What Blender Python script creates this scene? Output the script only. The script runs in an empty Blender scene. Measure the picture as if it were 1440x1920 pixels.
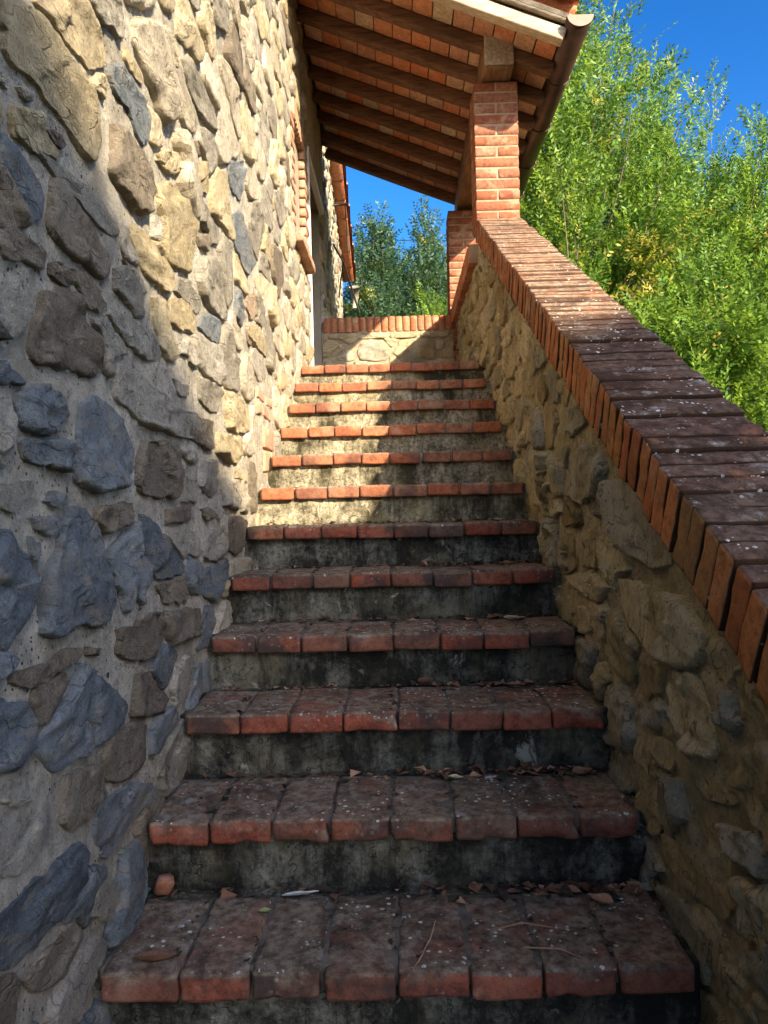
import bpy, math, random
import numpy as np
from mathutils import Vector, Matrix

S = bpy.context.scene
COL = S.collection
rad = math.radians

# ------------------------------------------------------------------ camera, light, exposure
cam = bpy.data.cameras.new("camera"); cam_o = bpy.data.objects.new("camera", cam); COL.objects.link(cam_o)
cam.sensor_fit = 'VERTICAL'; cam.sensor_height = 36.0; cam.lens = 36.0 * 1442.0 / 1920.0
cam.clip_start = 0.05; cam.clip_end = 3000
_p, _y, _r = -0.00766, -0.01915, 0.02322
_f = Vector((math.sin(_y) * math.cos(_p), math.cos(_y) * math.cos(_p), math.sin(_p)))
_rt = Vector((math.cos(_y), -math.sin(_y), 0)); _up = _rt.cross(_f)
_r2 = math.cos(_r) * _rt - math.sin(_r) * _up; _u2 = math.sin(_r) * _rt + math.cos(_r) * _up
cam_o.matrix_world = Matrix(((_r2.x, _u2.x, -_f.x, 0.030), (_r2.y, _u2.y, -_f.y, 0.0), (_r2.z, _u2.z, -_f.z, 0.890), (0, 0, 0, 1)))
S.camera = cam_o
S.cycles.diffuse_bounces = 8; S.cycles.max_bounces = 14

SUN = Vector((1.0, -1.35, 0.85)).normalized()
sun = bpy.data.lights.new("sun", 'SUN'); sun.energy = 4.7; sun.angle = rad(0.6); sun.color = (1.0, 0.85, 0.62)
sun_o = bpy.data.objects.new("sun", sun); COL.objects.link(sun_o)
sun_o.rotation_mode = 'QUATERNION'; sun_o.rotation_quaternion = SUN.to_track_quat('Z', 'Y')
sun_o.location = (20, -25, 20)
W = bpy.data.worlds.new("World"); S.world = W; W.use_nodes = True
wn = W.node_tree
sky = wn.nodes.new('ShaderNodeTexSky'); sky.sky_type = 'NISHITA'; sky.sun_disc = False
sky.sun_elevation = math.asin(SUN.z); sky.sun_rotation = math.atan2(SUN.x, SUN.y)
sky.altitude = 0; sky.air_density = 1.0; sky.dust_density = 2.5; sky.ozone_density = 4.5
bg = wn.nodes['Background']; bg.inputs['Strength'].default_value = 0.06
hs = wn.nodes.new('ShaderNodeHueSaturation'); hs.inputs['Saturation'].default_value = 1.15
gm = wn.nodes.new('ShaderNodeGamma'); gm.inputs['Gamma'].default_value = 1.42
wn.links.new(sky.outputs[0], gm.inputs[0]); wn.links.new(gm.outputs[0], hs.inputs['Color']); wn.links.new(hs.outputs[0], bg.inputs[0])
S.view_settings.view_transform = 'Standard'; S.view_settings.look = 'None'
S.view_settings.exposure = 1.66; S.view_settings.gamma = 1.0
try: S.view_settings.use_curve_mapping = False
except Exception: pass

# ------------------------------------------------------------------ noise
def _h(ix, iy, iz, s):
    n = (ix.astype(np.int64) * 374761393 + iy.astype(np.int64) * 668265263 + iz.astype(np.int64) * 2147483647 + s * 974634777) & 0xffffffff
    n = ((n ^ (n >> 13)) * 1274126177) & 0xffffffff
    n = (n ^ (n >> 16)) & 0xffffffff
    return n / 2147483647.5 - 1.0
def vnoise(x, y, z=0.0, s=0):
    x = np.asarray(x, float); y = np.asarray(y, float); z = np.asarray(z, float) + 0 * x
    ix, iy, iz = np.floor(x), np.floor(y), np.floor(z)
    fx, fy, fz = x - ix, y - iy, z - iz
    fx = fx * fx * (3 - 2 * fx); fy = fy * fy * (3 - 2 * fy); fz = fz * fz * (3 - 2 * fz)
    r = 0
    for a in (0, 1):
        for b in (0, 1):
            for c in (0, 1):
                w = (fx if a else 1 - fx) * (fy if b else 1 - fy) * (fz if c else 1 - fz)
                r = r + w * _h(ix + a, iy + b, iz + c, s)
    return r
def fbm(x, y, z=0.0, s=0, o=4, g=0.5):
    r = 0; a = 1.0; f = 1.0
    for k in range(o):
        r = r + a * vnoise(x * f, y * f, np.asarray(z) * f, s + k); a *= g; f *= 2.03
    return r

# ------------------------------------------------------------------ object helpers
def mesh_from(name, verts, faces, mat, smooth=False):
    m = bpy.data.meshes.new(name)
    verts = np.asarray(verts, dtype=np.float32)
    if isinstance(faces, np.ndarray):
        n, k = faces.shape
        m.vertices.add(len(verts)); m.vertices.foreach_set('co', verts.ravel())
        m.loops.add(n * k); m.loops.foreach_set('vertex_index', faces.astype(np.int32).ravel())
        m.polygons.add(n); m.polygons.foreach_set('loop_start', np.arange(0, n * k, k, dtype=np.int32))
        try: m.polygons.foreach_set('loop_total', np.full(n, k, dtype=np.int32))
        except Exception: pass
        m.update(calc_edges=True); m.validate()
    else:
        m.from_pydata([tuple(map(float, v)) for v in verts], [], [tuple(int(i) for i in f) for f in faces])
    if smooth: m.polygons.foreach_set('use_smooth', [True] * len(m.polygons))
    mats = mat if isinstance(mat, (list, tuple)) else [mat]
    for x in mats: m.materials.append(x)
    m.update()
    return m
def link(name, mesh, parent=None, loc=(0, 0, 0), rot=None):
    o = bpy.data.objects.new(name, mesh); COL.objects.link(o)
    if parent is not None: o.parent = parent
    o.location = loc
    if rot is not None:
        if isinstance(rot, (tuple, list)): o.rotation_euler = rot
        else: o.rotation_mode = 'QUATERNION'; o.rotation_quaternion = rot
    return o
def thing(name, label, cat, loc=(0, 0, 0), group=None):
    o = bpy.data.objects.new(name, None); COL.objects.link(o); o.location = loc
    o['label'] = label; o['category'] = cat
    if group: o['group'] = group
    return o
def tag(o, label=None, cat=None, group=None, kind=None):
    if label: o['label'] = label
    if cat: o['category'] = cat
    if group: o['group'] = group
    if kind: o['kind'] = kind
    return o
def box(x0, x1, y0, y1, z0, z1):
    v = [(x0, y0, z0), (x1, y0, z0), (x1, y1, z0), (x0, y1, z0), (x0, y0, z1), (x1, y0, z1), (x1, y1, z1), (x0, y1, z1)]
    f = [(0, 3, 2, 1), (4, 5, 6, 7), (0, 1, 5, 4), (1, 2, 6, 5), (2, 3, 7, 6), (3, 0, 4, 7)]
    return v, f
def boxes(name, lst, mat, parent=None):
    V = []; Fc = []
    for b in lst:
        v, f = box(*b); n = len(V); V += v; Fc += [tuple(i + n for i in q) for q in f]
    return link(name, mesh_from(name, V, Fc, mat), parent)
def rough_block(L, Wd, H, seed, n=(4, 4, 2), r=0.006, amp=0.002, freq=18.0, chip=0.0):
    """a worn block centred on the origin: rounded edges, uneven faces"""
    nx, ny, nz = n; V = []; idx = {}; Fc = []
    def vid(i, j, k):
        if (i, j, k) not in idx:
            idx[(i, j, k)] = len(V); V.append((i / nx - .5, j / ny - .5, k / nz - .5))
        return idx[(i, j, k)]
    for i in range(nx):
        for j in range(ny):
            Fc.append((vid(i, j, nz), vid(i + 1, j, nz), vid(i + 1, j + 1, nz), vid(i, j + 1, nz)))
            Fc.append((vid(i, j, 0), vid(i, j + 1, 0), vid(i + 1, j + 1, 0), vid(i + 1, j, 0)))
    for i in range(nx):
        for k in range(nz):
            Fc.append((vid(i, 0, k), vid(i + 1, 0, k), vid(i + 1, 0, k + 1), vid(i, 0, k + 1)))
            Fc.append((vid(i, ny, k), vid(i, ny, k + 1), vid(i + 1, ny, k + 1), vid(i + 1, ny, k)))
    for j in range(ny):
        for k in range(nz):
            Fc.append((vid(0, j, k), vid(0, j, k + 1), vid(0, j + 1, k + 1), vid(0, j + 1, k)))
            Fc.append((vid(nx, j, k), vid(nx, j + 1, k), vid(nx, j + 1, k + 1), vid(nx, j, k + 1)))
    P = np.array(V) * 2
    # pull the outermost inner rings towards the edges so that the rounding stays tight
    dims = np.array([L, Wd, H]) / 2
    for a, m in enumerate(n):
        if m > 2:
            e = np.abs(np.abs(P[:, a]) - (1 - 2 / m)) < 1e-6
            P[e, a] = np.sign(P[e, a]) * max(0.0, 1 - 1.6 * r / dims[a])
    P = P * dims
    c = np.clip(P, -(dims - r), dims - r); d = P - c
    ln = np.linalg.norm(d, axis=1, keepdims=True); ln[ln < 1e-9] = 1
    P = np.where(np.abs(P - c).sum(1, keepdims=True) > 1e-9, c + d / ln * r, P)
    nrm = P / np.linalg.norm(P / dims, axis=1, keepdims=True); nrm /= np.linalg.norm(nrm, axis=1, keepdims=True)
    q = P * freq + seed * 7.31
    a = fbm(q[:, 0], q[:, 1], q[:, 2], seed, 3)
    P = P + nrm * (a * amp)[:, None]
    if chip:
        ed = (np.abs(P) > dims - 0.02).sum(1) >= 2
        k = fbm(q[:, 0] * .8, q[:, 1] * .8, q[:, 2] * .8, seed + 50, 2)
        P = P - nrm * (np.where(ed, np.clip(k - .15, 0, 1), 0) * chip)[:, None]
    return P, Fc
def tube(points, radii, seg=6, cap=True):
    V = []; Fc = []; P = [Vector(p) for p in points]
    for i, p in enumerate(P):
        d = (P[min(i + 1, len(P) - 1)] - P[max(i - 1, 0)]).normalized()
        a = d.cross(Vector((0, 0, 1)) if abs(d.z) < .9 else Vector((1, 0, 0))).normalized(); b = d.cross(a)
        for k in range(seg):
            t = 2 * math.pi * k / seg
            V.append(p + (a * math.cos(t) + b * math.sin(t)) * radii[i])
    for i in range(len(P) - 1):
        for k in range(seg):
            Fc.append((i * seg + k, i * seg + (k + 1) % seg, (i + 1) * seg + (k + 1) % seg, (i + 1) * seg + k))
    if cap:
        Fc.append(tuple(range(seg))); Fc.append(tuple(range((len(P) - 1) * seg, len(P) * seg))[::-1])
    return V, Fc

# ------------------------------------------------------------------ materials
class Mat:
    def __init__(s, name, rough=0.9, spec=0.2):
        s.m = bpy.data.materials.new(name); s.m.use_nodes = True; s.nt = s.m.node_tree
        s.b = s.nt.nodes['Principled BSDF']; s.b.inputs['Roughness'].default_value = rough
        s.b.inputs['Specular IOR Level'].default_value = spec
        s.geo = s.nt.nodes.new('ShaderNodeNewGeometry'); s.pos = s.geo.outputs['Position']
        s.oi = s.nt.nodes.new('ShaderNodeObjectInfo'); s.rnd = s.oi.outputs['Random']
        s.n = None
    def set(s, sock, v):
        if isinstance(v, bpy.types.NodeSocket): s.nt.links.new(v, sock)
        elif isinstance(v, (tuple, list)) and len(v) == 3 and sock.type == 'RGBA': sock.default_value = (*v, 1)
        else: sock.default_value = v
    def math(s, op, a, b=0.0, c=None, clamp=False):
        n = s.nt.nodes.new('ShaderNodeMath'); n.operation = op; n.use_clamp = clamp
        s.set(n.inputs[0], a); s.set(n.inputs[1], b)
        if c is not None: s.set(n.inputs[2], c)
        return n.outputs[0]
    def vec(s, scale=(1, 1, 1), off=None, src=None):
        n = s.nt.nodes.new('ShaderNodeVectorMath'); n.operation = 'MULTIPLY_ADD'
        s.set(n.inputs[0], src or s.pos); n.inputs[1].default_value = scale
        if off is None: n.inputs[2].default_value = (0, 0, 0)
        else: s.set(n.inputs[2], off)
        return n.outputs[0]
    def noise(s, scale, detail=4.0, rough=0.55, vec=None, dist=0.0):
        n = s.nt.nodes.new('ShaderNodeTexNoise'); n.inputs['Scale'].default_value = scale
        n.inputs['Detail'].default_value = detail; n.inputs['Roughness'].default_value = rough
        n.inputs['Distortion'].default_value = dist
        s.nt.links.new(vec or s.pos, n.inputs['Vector']); return n.outputs['Fac']
    def voro(s, scale, feature='F1', vec=None, rand=1.0):
        n = s.nt.nodes.new('ShaderNodeTexVoronoi'); n.feature = feature; n.inputs['Scale'].default_value = scale
        n.inputs['Randomness'].default_value = rand
        s.nt.links.new(vec or s.pos, n.inputs['Vector']); return n
    def ramp(s, fac, stops, interp='LINEAR'):
        n = s.nt.nodes.new('ShaderNodeValToRGB'); r = n.color_ramp; r.interpolation = interp
        while len(r.elements) < len(stops): r.elements.new(0.5)
        for e, (p, c) in zip(r.elements, stops):
            e.position = p; e.color = (*c, 1) if isinstance(c, (tuple, list)) else (c, c, c, 1)
        s.nt.links.new(fac, n.inputs[0]); return n.outputs[0]
    def mix(s, f, a, b, mode='MIX'):
        n = s.nt.nodes.new('ShaderNodeMix'); n.data_type = 'RGBA'; n.blend_type = mode
        s.set(n.inputs[0], f); s.set(n.inputs[6], a); s.set(n.inputs[7], b); return n.outputs[2]
    def up(s):
        n = s.nt.nodes.new('ShaderNodeSeparateXYZ'); s.nt.links.new(s.geo.outputs['Normal'], n.inputs[0]); return n.outputs[2]
    def axis(s, k):
        n = s.nt.nodes.new('ShaderNodeSeparateXYZ'); s.nt.links.new(s.pos, n.inputs[0]); return n.outputs[k]
    def smooth(s, v, a, b):
        n = s.nt.nodes.new('ShaderNodeMapRange'); n.interpolation_type = 'SMOOTHSTEP'
        s.set(n.inputs[0], v); n.inputs[1].default_value = a; n.inputs[2].default_value = b; return n.outputs[0]
    def bump(s, h, strength=0.5, dist=0.01):
        n = s.nt.nodes.new('ShaderNodeBump'); n.inputs['Strength'].default_value = strength
        n.inputs['Distance'].default_value = dist; s.nt.links.new(h, n.inputs['Height'])
        if s.n is not None: s.nt.links.new(s.n, n.inputs['Normal'])
        s.n = n.outputs[0]; s.nt.links.new(s.n, s.b.inputs['Normal'])
    def color(s, c): s.set(s.b.inputs['Base Color'], c)
    def specks(s, scale, keep=0.75, size=0.32, vec=None):
        v = s.voro(scale, vec=vec)
        sep = s.nt.nodes.new('ShaderNodeSeparateColor'); s.nt.links.new(v.outputs['Color'], sep.inputs[0])
        on = s.math('GREATER_THAN', sep.outputs[0], keep)
        rr = s.math('MULTIPLY', sep.outputs[1], size)
        wob = s.math('MULTIPLY_ADD', s.math('SUBTRACT', s.noise(scale * 2.2, 2), .5), 0.45, v.outputs['Distance'])
        return s.math('MULTIPLY', on, s.math('LESS_THAN', wob, s.math('ADD', rr, 0.07)))

def crack(k, scale, width=.012, vec=None, detail=4):
    n = k.noise(scale, detail, .6, vec=vec)
    return k.smooth(k.math('ABSOLUTE', k.math('SUBTRACT', n, .5)), width, width * .15)
def stone_mat(name, c1, c2, c3, patch=(.42, .36, .24), pamt=0.3, lay=(1, 3.2, 3.2)):
    k = Mat(name, 0.95, 0.08)
    n1 = k.noise(6, 6, .65); n2 = k.noise(27, 8, .74, dist=.3); n3 = k.noise(135, 4, .75)
    lam = k.noise(10, 7, .72, vec=k.vec((1, 1.0, 3.0)), dist=.5)
    cr = crack(k, 6.0, .008, k.vec((1, .8, 1.7)), 2)
    t = k.math('MULTIPLY_ADD', n1, .6, k.math('MULTIPLY', k.rnd, .40))
    c = k.ramp(t, [(.26, c1), (.5, c2), (.74, c3)])
    dk = tuple(.30 * x for x in c2); lt = tuple(min(.8, 1.45 * x + .03) for x in c3)
    c = k.mix(k.ramp(n2, [(.30, .7), (.47, 0.0)]), c, dk)
    c = k.mix(k.ramp(n2, [(.56, 0.0), (.74, .65)]), c, lt)
    c = k.mix(k.math('MULTIPLY', k.ramp(lam, [(.52, 0.0), (.62, 1.0)]), pamt), c, patch)
    c = k.mix(k.ramp(k.noise(3.6, 6, .75, vec=k.vec((1, 1, 1), (5.1, 2.2, 7.7))), [(.52, 0.0), (.64, .42)]), c, (.33, .27, .19))
    c = k.mix(k.ramp(k.noise(12, 6, .75), [(.30, .65), (.45, 0.0)]), c, dk)
    c = k.mix(k.ramp(n3, [(.30, .75), (.44, 0.0)]), c, (.035, .032, .028))
    c = k.mix(k.ramp(n3, [(.58, 0.0), (.72, .55)]), c, lt)
    c = k.mix(k.math('MULTIPLY', cr, .30), c, (.04, .034, .026))
    k.color(c)
    k.bump(lam, 1.0, .034); k.bump(n2, 1.0, .022); k.bump(k.math('SUBTRACT', n3, k.math('MULTIPLY', cr, .9)), .8, .006)
    return k.m
STONE = {
 'y': stone_mat('stone_ochre', (.45, .355, .20), (.60, .48, .285), (.70, .58, .38), (.56, .48, .32)),
 'g': stone_mat('stone_grey', (.29, .255, .195), (.42, .375, .29), (.56, .50, .40)),
 'b': stone_mat('stone_brown', (.17, .135, .095), (.26, .21, .15), (.35, .29, .21)),
 's': stone_mat('stone_slate', (.125, .142, .148), (.20, .222, .228), (.29, .305, .30), (.33, .29, .22), .75),
 'p': stone_mat('stone_pale', (.50, .42, .29), (.62, .53, .385), (.72, .63, .47)),
 'r': stone_mat('stone_reddish', (.34, .21, .13), (.43, .29, .18), (.48, .36, .25)),
}
def mortar_mat(name, ca, cb, cd, pits=.9, moss=None):
    k = Mat(name, 0.95, 0.1)
    n1 = k.noise(3.2, 5, .6); n2 = k.noise(30, 8, .8); n3 = k.noise(150, 4, .8)
    c = k.ramp(n1, [(.3, ca), (.7, cb)])
    c = k.mix(k.ramp(n2, [(.32, .9), (.52, 0.0)]), c, cd)
    c = k.mix(k.ramp(k.noise(13, 6, .75), [(.36, .55), (.5, 0.0)]), c, tuple(.7 * x for x in cd))
    pit = k.math('MAXIMUM', k.specks(88, .55, .24), k.specks(40, .74, .22)); grit = k.specks(140, .7, .28)
    c = k.mix(k.math('MULTIPLY', pit, pits), c, (.05, .045, .035))
    c = k.mix(k.math('MULTIPLY', grit, .45), c, (.62, .58, .5))
    c = k.mix(k.ramp(n3, [(.32, .7), (.46, 0.0)]), c, tuple(.45 * x for x in cd))
    c = k.mix(k.ramp(k.noise(5.5, 7, .8, dist=.7), [(.50, 0.0), (.66, .7)]), c, tuple(.8 * x for x in cd))
    c = k.mix(k.ramp(n2, [(.60, 0.0), (.74, .6)]), c, tuple(min(.8, 1.25 * x) for x in cb))
    if moss: c = k.mix(k.ramp(k.noise(2.6, 6, .7, dist=.6), [(.44, 0.0), (.64, .85)]), c, moss)
    k.color(c)
    h = k.math('SUBTRACT', n3, pit)
    k.bump(n2, 1.0, .024 if moss else .018); k.bump(h, .9, .008)
    return k.m
M_MORTAR = mortar_mat('lime_mortar', (.48, .425, .325), (.68, .61, .475), (.31, .27, .205))
M_ROUGH = mortar_mat('smeared_mortar', (.58, .48, .30), (.72, .62, .42), (.27, .21, .125), .7, (.36, .30, .165))
def rough_stone(name, c1, c2, c3):
    k = Mat(name, 0.96, 0.06)
    n1 = k.noise(8, 7, .68, dist=.4); n2 = k.noise(30, 8, .74, vec=k.vec((1, 1.4, .8))); n3 = k.noise(125, 4, .75)
    cr = crack(k, 7, .010, k.vec((1, 1.6, .8)), 2)
    c = k.ramp(k.math('MULTIPLY_ADD', n1, .65, k.math('MULTIPLY', k.rnd, .35)), [(.28, c1), (.5, c2), (.7, c3)])
    c = k.mix(k.ramp(n2, [(.33, .62), (.47, 0.0)]), c, (.11, .08, .042))
    c = k.mix(k.ramp(n2, [(.57, 0.0), (.72, .6)]), c, tuple(1.3 * x for x in c3))
    c = k.mix(k.ramp(k.noise(3.1, 6, .7), [(.52, 0.0), (.66, .6)]), c, (.30, .24, .10))
    c = k.mix(k.ramp(n3, [(.30, .7), (.44, 0.0)]), c, (.06, .045, .025))
    c = k.mix(k.math('MULTIPLY', cr, .45), c, (.04, .03, .018))
    c = k.mix(k.math('MULTIPLY', k.specks(80, .86, .3), .6), c, (.55, .52, .44))
    k.color(c); k.bump(n1, 1.0, .05); k.bump(n2, 1.0, .028); k.bump(k.math('SUBTRACT', n3, cr), .8, .007); return k.m
RSTONE = [rough_stone('rubble_ochre', (.42, .34, .19), (.59, .49, .30), (.70, .61, .42)),
          rough_stone('rubble_grey', (.31, .27, .19), (.43, .385, .285), (.55, .50, .39)),
          rough_stone('rubble_brown', (.27, .205, .115), (.41, .32, .18), (.53, .43, .26))]

def brick_mat(name, cols, grime=0.4, top=None, specks=0.0, gcol=(.05, .04, .035), pale=.25, topcover=(.42, .55), wrap=False):
    k = Mat(name, 0.93, 0.05)
    off = k.nt.nodes.new('ShaderNodeCombineXYZ')
    for i in range(3): k.nt.links.new(k.math('MULTIPLY', k.rnd, 17.0 + 9 * i), off.inputs[i])
    p = k.vec((1, 1, 1), off.outputs[0])
    n1 = k.noise(9, 5, .6, vec=p); n2 = k.noise(42, 6, .7, vec=p); n3 = k.noise(170, 3, .7, vec=p)
    c = k.ramp(k.rnd, [(i / max(1, len(cols) - 1), q) for i, q in enumerate(cols)])
    c = k.mix(k.ramp(n2, [(.3, .75), (.55, 0.0)]), c, tuple(.38 * x for x in cols[0]))
    c = k.mix(k.ramp(n3, [(.3, .6), (.45, 0.0)]), c, tuple(.3 * x for x in cols[0]))
    c = k.mix(k.math('MULTIPLY', k.ramp(n1, [(.52, 0.0), (.72, 1.0)]), pale), c, (.62, .44, .29))
    c = k.mix(k.math('MULTIPLY', k.ramp(k.noise(6.5, 6, .7), [(.46, 0.0), (.62, 1.0)]), grime), c, gcol)
    if top:
        u = k.smooth(k.up(), -.05, .55)
        if wrap:                                # top cover reaches every face but the inner end
            sx = k.nt.nodes.new('ShaderNodeSeparateXYZ'); k.nt.links.new(k.geo.outputs['Normal'], sx.inputs[0])
            u = k.smooth(k.math('ABSOLUTE', sx.outputs[0]), .92, .55)
        cov = k.ramp(k.noise(8, 6, .72), [(topcover[0] - .1, 0.0), (topcover[1], 1.0)])
        tc = k.mix(k.ramp(n2, [(.36, 0.0), (.62, 1.0)]), tuple(.42 * x for x in top), tuple(1.45 * x for x in top))
        tc = k.mix(k.ramp(k.noise(4.3, 7, .75, dist=.5), [(.50, 0.0), (.60, .85)]), tc, tuple(.28 * x for x in top))
        tc = k.mix(k.ramp(k.noise(16, 7, .75), [(.56, 0.0), (.66, .65)]), tc, (.30, .285, .25))
        if wrap: tc = k.mix(k.smooth(k.up(), .78, .3), tc, tuple(.22 * x for x in top))
        c = k.mix(k.math('MULTIPLY', u, k.math('MULTIPLY', cov, .93)), c, tc)
    if specks:
        dens = k.ramp(k.noise(5.5, 6, .75), [(.49, .03), (.56, 1.0)])
        s1 = k.specks(44, .84, .26); s2 = k.specks(85, .70, .36)
        sp = k.math('MULTIPLY', k.math('MAXIMUM', s1, s2), k.math('MULTIPLY', dens, specks))
        if top: sp = k.math('MULTIPLY', sp, k.math('MULTIPLY_ADD', u, .88, .12))
        c = k.mix(k.math('MULTIPLY', sp, .85), c, k.mix(n3, (.36, .36, .32), (.80, .79, .74)))
    k.color(c)
    k.bump(n1, .4, .012); k.bump(n2, .6, .006); k.bump(n3, .5, .0025)
    return k.m
RED = [(.34, .085, .04), (.42, .12, .055), (.30, .09, .05), (.48, .17, .08), (.37, .10, .045)]
M_BR_LOW = brick_mat('stair_brick_dark', [(.25, .066, .038), (.31, .09, .05), (.19, .075, .05), (.27, .10, .055), (.14, .085, .06)], .9, (.165, .128, .088), 1.0, pale=.12, topcover=(.35, .50))  # darker brick for the lower steps
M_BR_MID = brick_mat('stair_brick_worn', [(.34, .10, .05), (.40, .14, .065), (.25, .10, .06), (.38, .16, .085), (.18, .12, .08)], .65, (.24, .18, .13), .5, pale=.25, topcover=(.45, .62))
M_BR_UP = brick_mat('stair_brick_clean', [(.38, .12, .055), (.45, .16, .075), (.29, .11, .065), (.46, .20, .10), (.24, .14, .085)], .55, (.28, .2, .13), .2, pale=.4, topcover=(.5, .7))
M_BR_PIL = brick_mat('pillar_brick', [(.27, .085, .042), (.32, .125, .07), (.30, .10, .052), (.34, .165, .105), (.26, .076, .04)], .2, None, 0.0, pale=.55)
M_BR_COP_LOW = brick_mat('coping_brick_lichen_shade', [(.44, .15, .06), (.36, .17, .07), (.50, .20, .085), (.30, .18, .08), (.40, .12, .05)], 
    .45, (.082, .055, .040), 1.0, pale=.25, topcover=(.26, .40), gcol=(.10, .085, .05), wrap=True)  # lichen plus painted shade: dark copy for the lower coping
M_BR_COP_UP = brick_mat('coping_brick_sunlit', [(.33, .12, .056), (.37, .155, .078), (.30, .12, .06), (.35, .145, .07)], .3, (.25, .17, .115), .9, pale=.5, topcover=(.28, .5), wrap=True)  # lit copy: sunlight put into the colour of the upper coping
M_BR_SOLD = brick_mat('upright_coping_brick', [(.46, .17, .085), (.54, .24, .13), (.42, .14, .07), (.50, .21, .11)], .15, None, 0.0, pale=.5)
M_TAN = mortar_mat('tan_mortar', (.44, .36, .24), (.56, .47, .32), (.30, .24, .15), .5)
M_BR_WALL = brick_mat('wall_brick', [(.46, .24, .15), (.50, .31, .20), (.44, .22, .14)], .2, None, 0.0, pale=.85)
def plain(name, c1, c2, scale=8, rough=.85, bump=.4, metal=0.0, spec=.2, fine=120):
    k = Mat(name, rough, spec); n = k.noise(scale, 6, .65); n2 = k.noise(fine, 3, .7)
    k.color(k.mix(k.ramp(n, [(.32, 0.0), (.68, 1.0)]), c1, c2)); k.b.inputs['Metallic'].default_value = metal
    if bump: k.bump(n, bump, .01); k.bump(n2, bump * .7, .003)
    return k.m
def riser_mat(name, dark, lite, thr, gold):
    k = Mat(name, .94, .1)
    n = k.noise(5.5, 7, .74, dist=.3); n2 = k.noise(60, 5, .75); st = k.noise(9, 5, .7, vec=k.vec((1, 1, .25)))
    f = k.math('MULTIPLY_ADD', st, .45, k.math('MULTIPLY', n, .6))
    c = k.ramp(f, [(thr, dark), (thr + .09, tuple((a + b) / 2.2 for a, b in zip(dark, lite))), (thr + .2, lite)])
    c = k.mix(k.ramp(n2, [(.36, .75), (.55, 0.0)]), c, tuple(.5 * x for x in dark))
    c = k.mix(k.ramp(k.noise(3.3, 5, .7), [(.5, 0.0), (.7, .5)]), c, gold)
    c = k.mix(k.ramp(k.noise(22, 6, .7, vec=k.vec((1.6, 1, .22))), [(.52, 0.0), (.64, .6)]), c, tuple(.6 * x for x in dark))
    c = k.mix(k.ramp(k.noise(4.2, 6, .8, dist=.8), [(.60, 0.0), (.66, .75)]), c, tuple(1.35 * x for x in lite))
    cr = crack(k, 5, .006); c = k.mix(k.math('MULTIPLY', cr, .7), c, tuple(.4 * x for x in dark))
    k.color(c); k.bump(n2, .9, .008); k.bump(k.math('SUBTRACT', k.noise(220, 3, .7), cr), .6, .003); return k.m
M_RISER_LOW = riser_mat('riser_concrete_dark', (.024, .023, .018), (.27, .26, .205), .49, (.22, .19, .11))  # darker concrete for the lower risers
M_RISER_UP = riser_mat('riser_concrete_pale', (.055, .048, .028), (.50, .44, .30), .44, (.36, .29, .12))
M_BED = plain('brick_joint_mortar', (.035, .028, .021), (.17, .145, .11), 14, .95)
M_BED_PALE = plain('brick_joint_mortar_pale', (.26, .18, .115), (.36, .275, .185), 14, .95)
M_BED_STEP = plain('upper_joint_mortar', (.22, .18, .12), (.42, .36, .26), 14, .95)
M_BED_COP = plain('coping_joint', (.03, .022, .018), (.07, .05, .04), 14, .95)
def wood_mat(name, c1, c2, axis=(1, 9, 9), rough=.8):
    k = Mat(name, rough, .2); n = k.noise(6, 7, .65, vec=k.vec(axis)); n2 = k.noise(3, 4)
    c = k.mix(k.ramp(n, [(.35, 0.0), (.65, 1.0)]), c1, c2)
    c = k.mix(k.ramp(n2, [(.45, 0.0), (.7, .45)]), c, tuple(.5 * x for x in c1)); k.color(c)
    k.bump(n, .6, .008); k.bump(k.noise(40, 4, vec=k.vec(axis)), .4, .003); return k.m
M_RAFTER = wood_mat('rafter_wood_dark', (.085, .042, .024), (.21, .11, .06))
M_BARGE = wood_mat('rafter_wood_sunbleached', (.42, .31, .20), (.62, .50, .36))
M_BEAM = wood_mat('beam_wood', (.15, .075, .035), (.27, .15, .075), (9, 1, 9))
M_BEAM_END = wood_mat('beam_end_grain', (.26, .19, .13), (.50, .42, .33), (9, 9, 9))
M_PLANK = wood_mat('weathered_plank', (.22, .18, .13), (.40, .34, .26))
M_SOFFIT = brick_mat('soffit_tile_clay', [(.66, .23, .10), (.48, .29, .18), (.62, .20, .085), (.60, .50, .36), (.50, .19, .09), (.66, .29, .14), (.54, .43, .29)], .3, None, 0, gcol=(.2, .13, .08), pale=.35)
M_COPPO = brick_mat('roof_tile_clay', [(.58, .19, .09), (.5, .2, .11), (.6, .26, .14)], .2, None, 0, pale=.3)
M_COPPER = plain('copper_gutter_brown', (.05, .028, .018), (.115, .066, .044), 5, .42, .12, .55, .5)
M_COPPER_CAP = plain('copper_cap_pink', (.16, .085, .06), (.22, .13, .095), 9, .5, .1, .2, .5)
M_IRON = plain('black_iron', (.02, .018, .016), (.045, .04, .035), 20, .55, .2, .6)
M_PAINT = plain('pale_door_paint', (.62, .60, .54), (.72, .70, .64), 6, .6, .1)
M_DOOR = wood_mat('door_wood_grey', (.10, .095, .075), (.20, .19, .155), (9, 9, 1))
M_REVEAL = plain('grey_render', (.24, .21, .165), (.36, .32, .25), 5, .9, .4)
M_GLASS = plain('window_glass', (.03, .035, .04), (.05, .055, .06), 3, .08, 0, 0, .6)

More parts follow.
